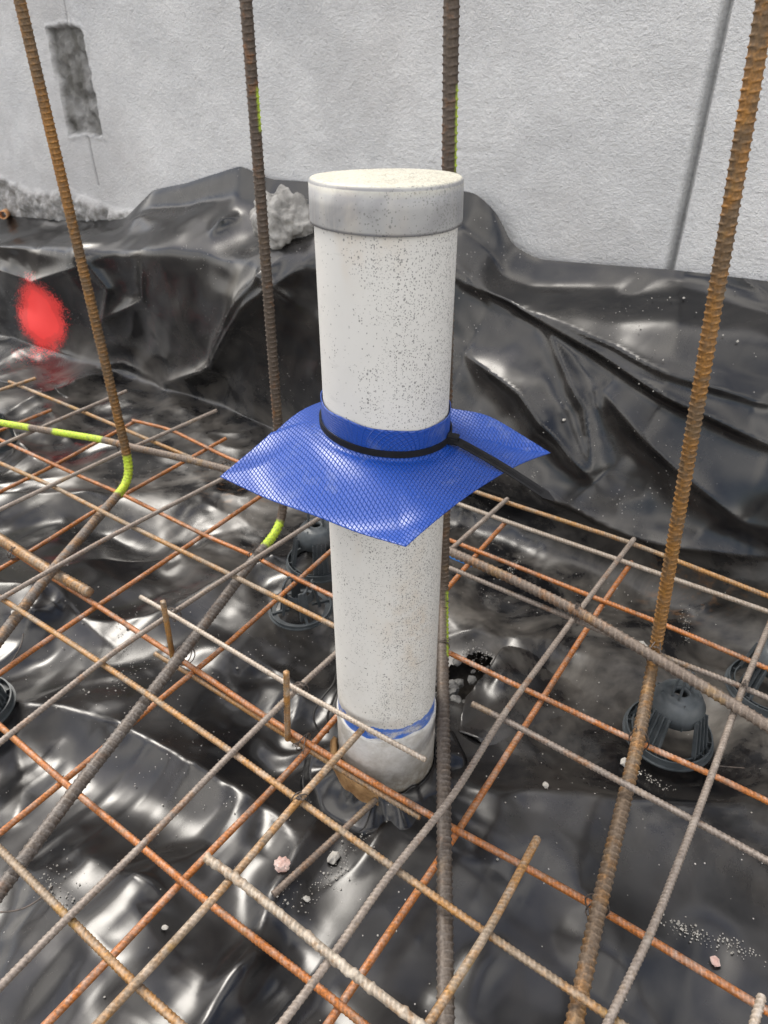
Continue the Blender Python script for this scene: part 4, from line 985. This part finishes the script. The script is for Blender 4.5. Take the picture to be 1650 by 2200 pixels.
# ================================================================== BAR SPACERS
def ring(mb, c, r, w_, z0, z1, n=48): mb.lathe([(r - w_, z0), (r, z0), (r, z1), (r - w_, z1)], c, n, closed=True)
def spacer_tall(c, rot, H, label, r=.052):
    e = empty('bar_spacer', c, label, 'bar spacer', 'plastic spacers holding up the mesh'); c = np.array(c, float)
    mb = MB(); ring(mb, c, r, .0018, 0, .011); ring(mb, c, r - .007, .0016, 0, .009)
    for k in range(12):
        a = k / 12 * 2 * math.pi + rot; d_ = np.array([math.cos(a), math.sin(a), 0]); mb.bar(c + d_ * (r - .0082) + [0, 0, .004], c + d_ * (r - .001) + [0, 0, .004], .0014, .008)
    mb.lathe([(r - .006, -.0005), (r + .003, -.0005), (r + .003, .0015), (r - .006, .0015)], c, 48, closed=True)
    mb.build('base_ring', M['chair'], e, False)
    for k in range(4):
        a = k / 4 * 2 * math.pi + rot; d_ = np.array([math.cos(a), math.sin(a), 0]); t_ = np.array([-math.sin(a), math.cos(a), 0]); mb = MB()
        b0, b1 = c + d_ * (r - .010) + [0, 0, .002], c + d_ * .0305 + [0, 0, H * .58]
        nn_ = np.cross(t_, b1 - b0); nn_ /= np.linalg.norm(nn_)
        q = [(-.013, -.0008), (.013, -.0008), (.013, .0008), (-.013, .0008)]; q2 = [(-.010, -.0008), (.010, -.0008), (.010, .0008), (-.010, .0008)]
        mb.hexa([b0 + t_ * i + nn_ * j for i, j in q], [b1 + t_ * i + nn_ * j for i, j in q2])
        for o_ in (-.0122, -.0042, .0042, .0122):
            mb.hexa([b0 + t_ * (o_ + i) + nn_ * j for i, j in ((-.0009, -.001), (.0009, -.001), (.0009, .0045), (-.0009, .0045))], [b1 + t_ * (o_ * .82 + i) + nn_ * j for i, j in ((-.0009, -.001), (.0009, -.001), (.0009, .0035), (-.0009, .0035))])
        mb.build('leg', M['chair'], e, False)
    mb = MB(); h = H * .56
    mb.lathe([(.0318, h - .012), (.0318, h + .004), (.0285, h + .010), (.0255, h + .0165), (.0205, h + .0185), (.0125, h + .0190), (.0110, h + .0215), (.0085, h + .0215), (.0085, h + .010), (.0180, h + .014), (.024, h + .010), (.0295, h + .001), (.0295, h - .012)], c, 36, closed=True)
    for k in range(4):
        a = k / 4 * 2 * math.pi + rot + .78; d_ = np.array([math.cos(a), math.sin(a), 0]); mb.bar(c + d_ * .0322 + [0, 0, h - .012], c + d_ * .0215 + [0, 0, h + .0195], .0018, .003)
    mb.build('dome', M['chair'], e, True)
    mb = MB()
    for sx_ in (-1, 1):
        for sy_ in (-1, 1):
            p = [c + np.array([sx_ * .010 * math.cos(rot) - sy_ * .004 * math.sin(rot), sx_ * .010 * math.sin(rot) + sy_ * .004 * math.cos(rot), 0]) * f + [0, 0, z] for f, z in ((1.2, h + .018), (1.15, H - .008), (.95, H + .004), (.55, H + .007))]
            mb.tube(smooth_path(p, .003, 2), .0016, 6)
    mb.build('clip', M['chair'], e, True); return e
def spacer_low(c, rot, H, label, r=.048):
    e = empty('bar_spacer', c, label, 'bar spacer', 'plastic spacers holding up the mesh'); c = np.array(c, float)
    mb = MB(); ring(mb, c, r, .0022, 0, .006); mb.lathe([(r - .010, -.0005), (r + .002, -.0005), (r + .002, .0015), (r - .010, .0015)], c, 40, closed=True)
    for k in range(4):
        a = k / 4 * 2 * math.pi + rot; d_ = np.array([math.cos(a), math.sin(a), 0]); mb.bar(c + d_ * .018 + [0, 0, .003], c + d_ * (r - .001) + [0, 0, .003], .004, .004)
    mb.build('base_ring', M['chair'], e, False)
    for k in range(4):
        a = k / 4 * 2 * math.pi + rot; d_ = np.array([math.cos(a), math.sin(a), 0]); t_ = np.array([-math.sin(a), math.cos(a), 0]); mb = MB()
        b0, b1 = c + d_ * .028, c + d_ * .021 + [0, 0, H * .9]
        mb.hexa([b0 + t_ * i + d_ * j for i, j in ((-.008, -.001), (.008, -.001), (.008, .001), (-.008, .001))], [b1 + t_ * i + d_ * j for i, j in ((-.0055, -.001), (.0055, -.001), (.0055, .001), (-.0055, .001))])
        for o_ in (-.007, .007): mb.bar(b0 + t_ * o_ + d_ * .001, b1 + t_ * o_ * .72 + d_ * .001, .0016, .004, up=tuple(d_))
        mb.build('leg', M['chair'], e, False)
    mb = MB(); mb.lathe([(.0215, H * .45), (.0225, H * .45), (.0205, H * .72), (.0195, H * .72)], c, 28, closed=True); mb.build('collar_band', M['chair'], e, False)
    mb = MB()
    for k in range(4):
        a = k / 4 * 2 * math.pi + rot; P = []
        for i in range(12):
            t_ = i / 11; rr_ = .021 * (1 - t_) + .003; an = a + .9 * math.sin(t_ * math.pi) * (1 if k % 2 else -1)
            P.append(c + np.array([rr_ * math.cos(an), rr_ * math.sin(an), H * .88 + .014 * math.sin(t_ * math.pi * .75)]))
        mb.tube(P, .0022, 7)
    mb.build('clip', M['chair'], e, True); return e
gz = .006
def on_ground(x, y): p = atz(x, y, gz); return (p[0], p[1], gz)
_b = atz(1478, 1447, ZB); spacer_tall((_b[0], _b[1], gz), .65, .103, 'near dark grey plastic bar spacer at the right, under the tied bars')
_b = atz(1672, 1500 - 150, ZB); spacer_tall(on_ground(1650, 1482), .3, .103, 'dark grey plastic bar spacer cut by the right edge of the photo')
_b = atz(676, 1092, ZB); spacer_tall((_b[0], _b[1], gz), .2, .103, 'taller dark plastic bar spacer behind the pipe to its left')
_b = atz(640, 1243, ZD); spacer_low((_b[0], _b[1], gz), .35, .052, 'low round plastic bar spacer clipped to the orange crossing left of the pipe')
spacer_tall(on_ground(-12, 952), .5, .103, 'farther bar spacer cut by the left edge, below the green banded bar')
spacer_tall(on_ground(-62, 1525), .1, .103, 'nearer bar spacer cut by the left edge of the photo')

# ================================================================== ROCKS, RUBBLE, BITS
rk = atv(610, 480, 1.08)
lump('concrete_lump', rk, (.070, .046, .056), M['concrete'], 2.3, 5, .30, label='rough grey lump of broken concrete resting on the plastic behind the pipe', cat='rock', fr=2.2)
rr = random.Random(12)
for i in range(26):      # rubble in the torn hole
    p = HC + np.array([rr.uniform(-.045, .045), rr.uniform(-.04, .04), 0]); s0 = rr.uniform(.004, .0115)
    if math.hypot(p[0] - PIPE_B[0], p[1] - PIPE_B[1]) < .066: continue
    lump('rubble_stone', (p[0], p[1], rr.uniform(-.045, -.02)), (s0, s0 * .8, s0 * .7), M['rubble'], i + .5, 2, .4, label='small grey rubble stone in the dark hole beside the pipe', cat='stone', group='rubble stones in the hole beside the pipe')
p = atz(604, 1836, .03); lump('pink_stone', (p[0], p[1], zsheet(p[0], p[1]) + .004), (.0075, .0085, .006), M['pink'], 4.2, 3, .4, label='small pinkish stone on the plastic in front of the loose offcut', cat='stone')
for i, (x, y, s0, lab) in enumerate([(658, 1917, .0035, 'tiny pale chip beside the lower end of the loose offcut'), (715, 1828, .007, 'grey mortar crumb lying against the loose offcut'), (1216, 1283, .0065, 'grey chip behind the thick bar right of the pipe'),
                                (1380, 1378, .009, 'pale flat chip just left of the rightmost upright bar'), (1345, 1625, .006, 'pale chip beside the near right spacer'), (1170, 1698, .004, 'small pale chip right of the pipe on smooth plastic'),
                                (488, 1075, .004, 'tiny bright chip left under the blue sheet corner'), (270, 1330, .004, 'small pale chip among the left bars'), (30, 1320, .004, 'small pale chip near the left edge'), (356, 1998, .003, 'tiny chip near the bottom left crossing'),
                                (1175, 1140, .003, 'tiny pale chip on the dusty strip right of the pipe'), (1540, 2058, .005, 'pinkish chip near the bottom right')]):
    p = atz(x, y, .012); lump('mortar_chip', (p[0], p[1], zsheet(p[0], p[1]) + s0 * .4), (s0, s0 * .8, s0 * .6), M['pink'] if 'pinkish' in lab else M['chip'], i + 9.3, 2, .45, label=lab, cat='chip')
# crumbs strewn in drifts: beyond counting, one object
crumb = MB(); rc = np.random.default_rng(8)
drifts = [([(1430, 1975), (1500, 2000), (1560, 2020), (1640, 2060)], 170, .004), ([(600, 1935), (680, 1900), (760, 1800), (815, 1740)], 160, .007), ([(1130, 1150), (1110, 1180), (1100, 1200)], 90, .004),
          ([(100, 1880), (120, 1910), (165, 1950)], 90, .010), ([(1480, 1290), (1483, 1345)], 60, .004), ([(1380, 1640), (1440, 1690)], 60, .006), ([(1010, 1370), (1080, 1400)], 120, .008),
          ([(1000, 640), (1150, 620), (1300, 680)], 50, .02), ([(0, 1300), (400, 1350), (300, 1600), (500, 1700), (700, 1850)], 220, .10), ([(1000, 1650), (1200, 1900), (1400, 1800), (1600, 1900)], 50, .10), ([(1000, 1250), (1200, 1150), (1500, 1250)], 200, .06), ([(250, 1300), (265, 1390), (240, 1470)], 70, .008)]
oct_f = [(0, 2, 4), (2, 1, 4), (1, 3, 4), (3, 0, 4), (2, 0, 5), (1, 2, 5), (3, 1, 5), (0, 3, 5)]
for pts, n_, spread in drifts:
    pw = np.array([atz(x, y, .012) for x, y in pts]) if pts[0][1] > 900 else None
    if pw is None: continue
    line, _ = resample(pw, .002)
    for k in range(n_):
        c = line[rc.integers(len(line))] + rc.normal(0, spread, 3) * [1, 1, 0]; z = zsheet(c[0], c[1]) if spread < .02 or k % 1 == 0 else .01
        if z == 0: continue
        s0 = abs(rc.normal(0, .00055)) + .0003
        if math.hypot(c[0] - PIPE_B[0], c[1] - PIPE_B[1]) < .06: continue
        v = np.array([(1, 0, 0), (-1, 0, 0), (0, 1, 0), (0, -1, 0), (0, 0, 1), (0, 0, -1)]) * s0 * rc.uniform(.6, 1.3, (6, 1)) + [c[0], c[1], z + s0 * .4]
        crumb.add(v, oct_f)
o = crumb.build('mortar_crumbs', M['chip'], smooth=False); tag(o, 'pale mortar crumbs and dust strewn over the black plastic', 'crumbs', kind='stuff')

def cable(name, px, z, r, mat, label, cat):
    P = []
    for q in px:
        x, y = q[:2]; zz = q[2] if len(q) > 2 else z; p = atz(x, y, zz); P.append(p)
    P = smooth_path(P, .004, 8); mb = MB(); mb.tube(P, r, 8); o = mb.build(name, mat); tag(o, label, cat)
cable('thin_wire', [(0, 1960, .02), (45, 1957, .022), (85, 1935, .022), (112, 1905, .02)], .02, .0009, M['wire'], 'thin curved wire lying on the plastic near the left edge', 'wire')
cable('thin_wire', [(50, 1362, .03), (47, 1385, .03), (30, 1415, .02), (22, 1425, .02)], .02, .0009, M['wire'], 'short bent wire piece above the nearer left spacer', 'wire')
cable('thin_wire', [(690, 1580, .02), (668, 1540, .04), (690, 1500, .05), (718, 1470, .055), (724, 1440, .05)], .04, .0013, M['cable'], 'loop of black wire close to the left side of the pipe foot', 'wire')
cable('thin_wire', [(705, 1575, .02), (700, 1540, .03), (712, 1515, .04), (724, 1480, .05)], .04, .0016, M['cable'], 'thicker black strip tucked against the pipe foot', 'wire')
cable('thin_wire', [(1540, 1645, .012), (1570, 1648, .014), (1600, 1650, .012)], .012, .0007, M['wire'], 'short straight wire scrap right of the near spacer', 'wire')
cable('blue_strip', [(955, 1190, .02), (985, 1202, .02), (1015, 1214, .02)], .02, .0035, NT('blue_marker_plastic').set((.05, .22, .60), .5), 'short blue plastic strip under the thick bar just right of the pipe', 'plastic strip')
# small copper tube end by the wall at far left
p = atv(6, 462, 1.13); mb = MB(); q = np.array(p)
dv = np.array([.3, -1, .1]); dv /= np.linalg.norm(dv)
for k in range(1):
    T_ = dv; X = np.cross(T_, [0, 0, 1.]); X /= np.linalg.norm(X); Y = np.cross(X, T_); V = []; Fq = []
    for (s__, r__) in ((-.08, .0115), (0, .0115), (0, .0090), (-.08, .0090)):
        for i in range(20):
            a = i / 20 * 2 * math.pi; V.append(q + T_ * s__ + X * r__ * math.cos(a) + Y * r__ * math.sin(a))
    for j in range(4):
        for i in range(20): Fq.append((j * 20 + i, j * 20 + (i + 1) % 20, ((j + 1) % 4) * 20 + (i + 1) % 20, ((j + 1) % 4) * 20 + i))
o = mesh_obj('copper_tube', V, Fq, M['copper']); tag(o, 'short orange-rimmed tube end at the left edge where plastic meets wall', 'tube')
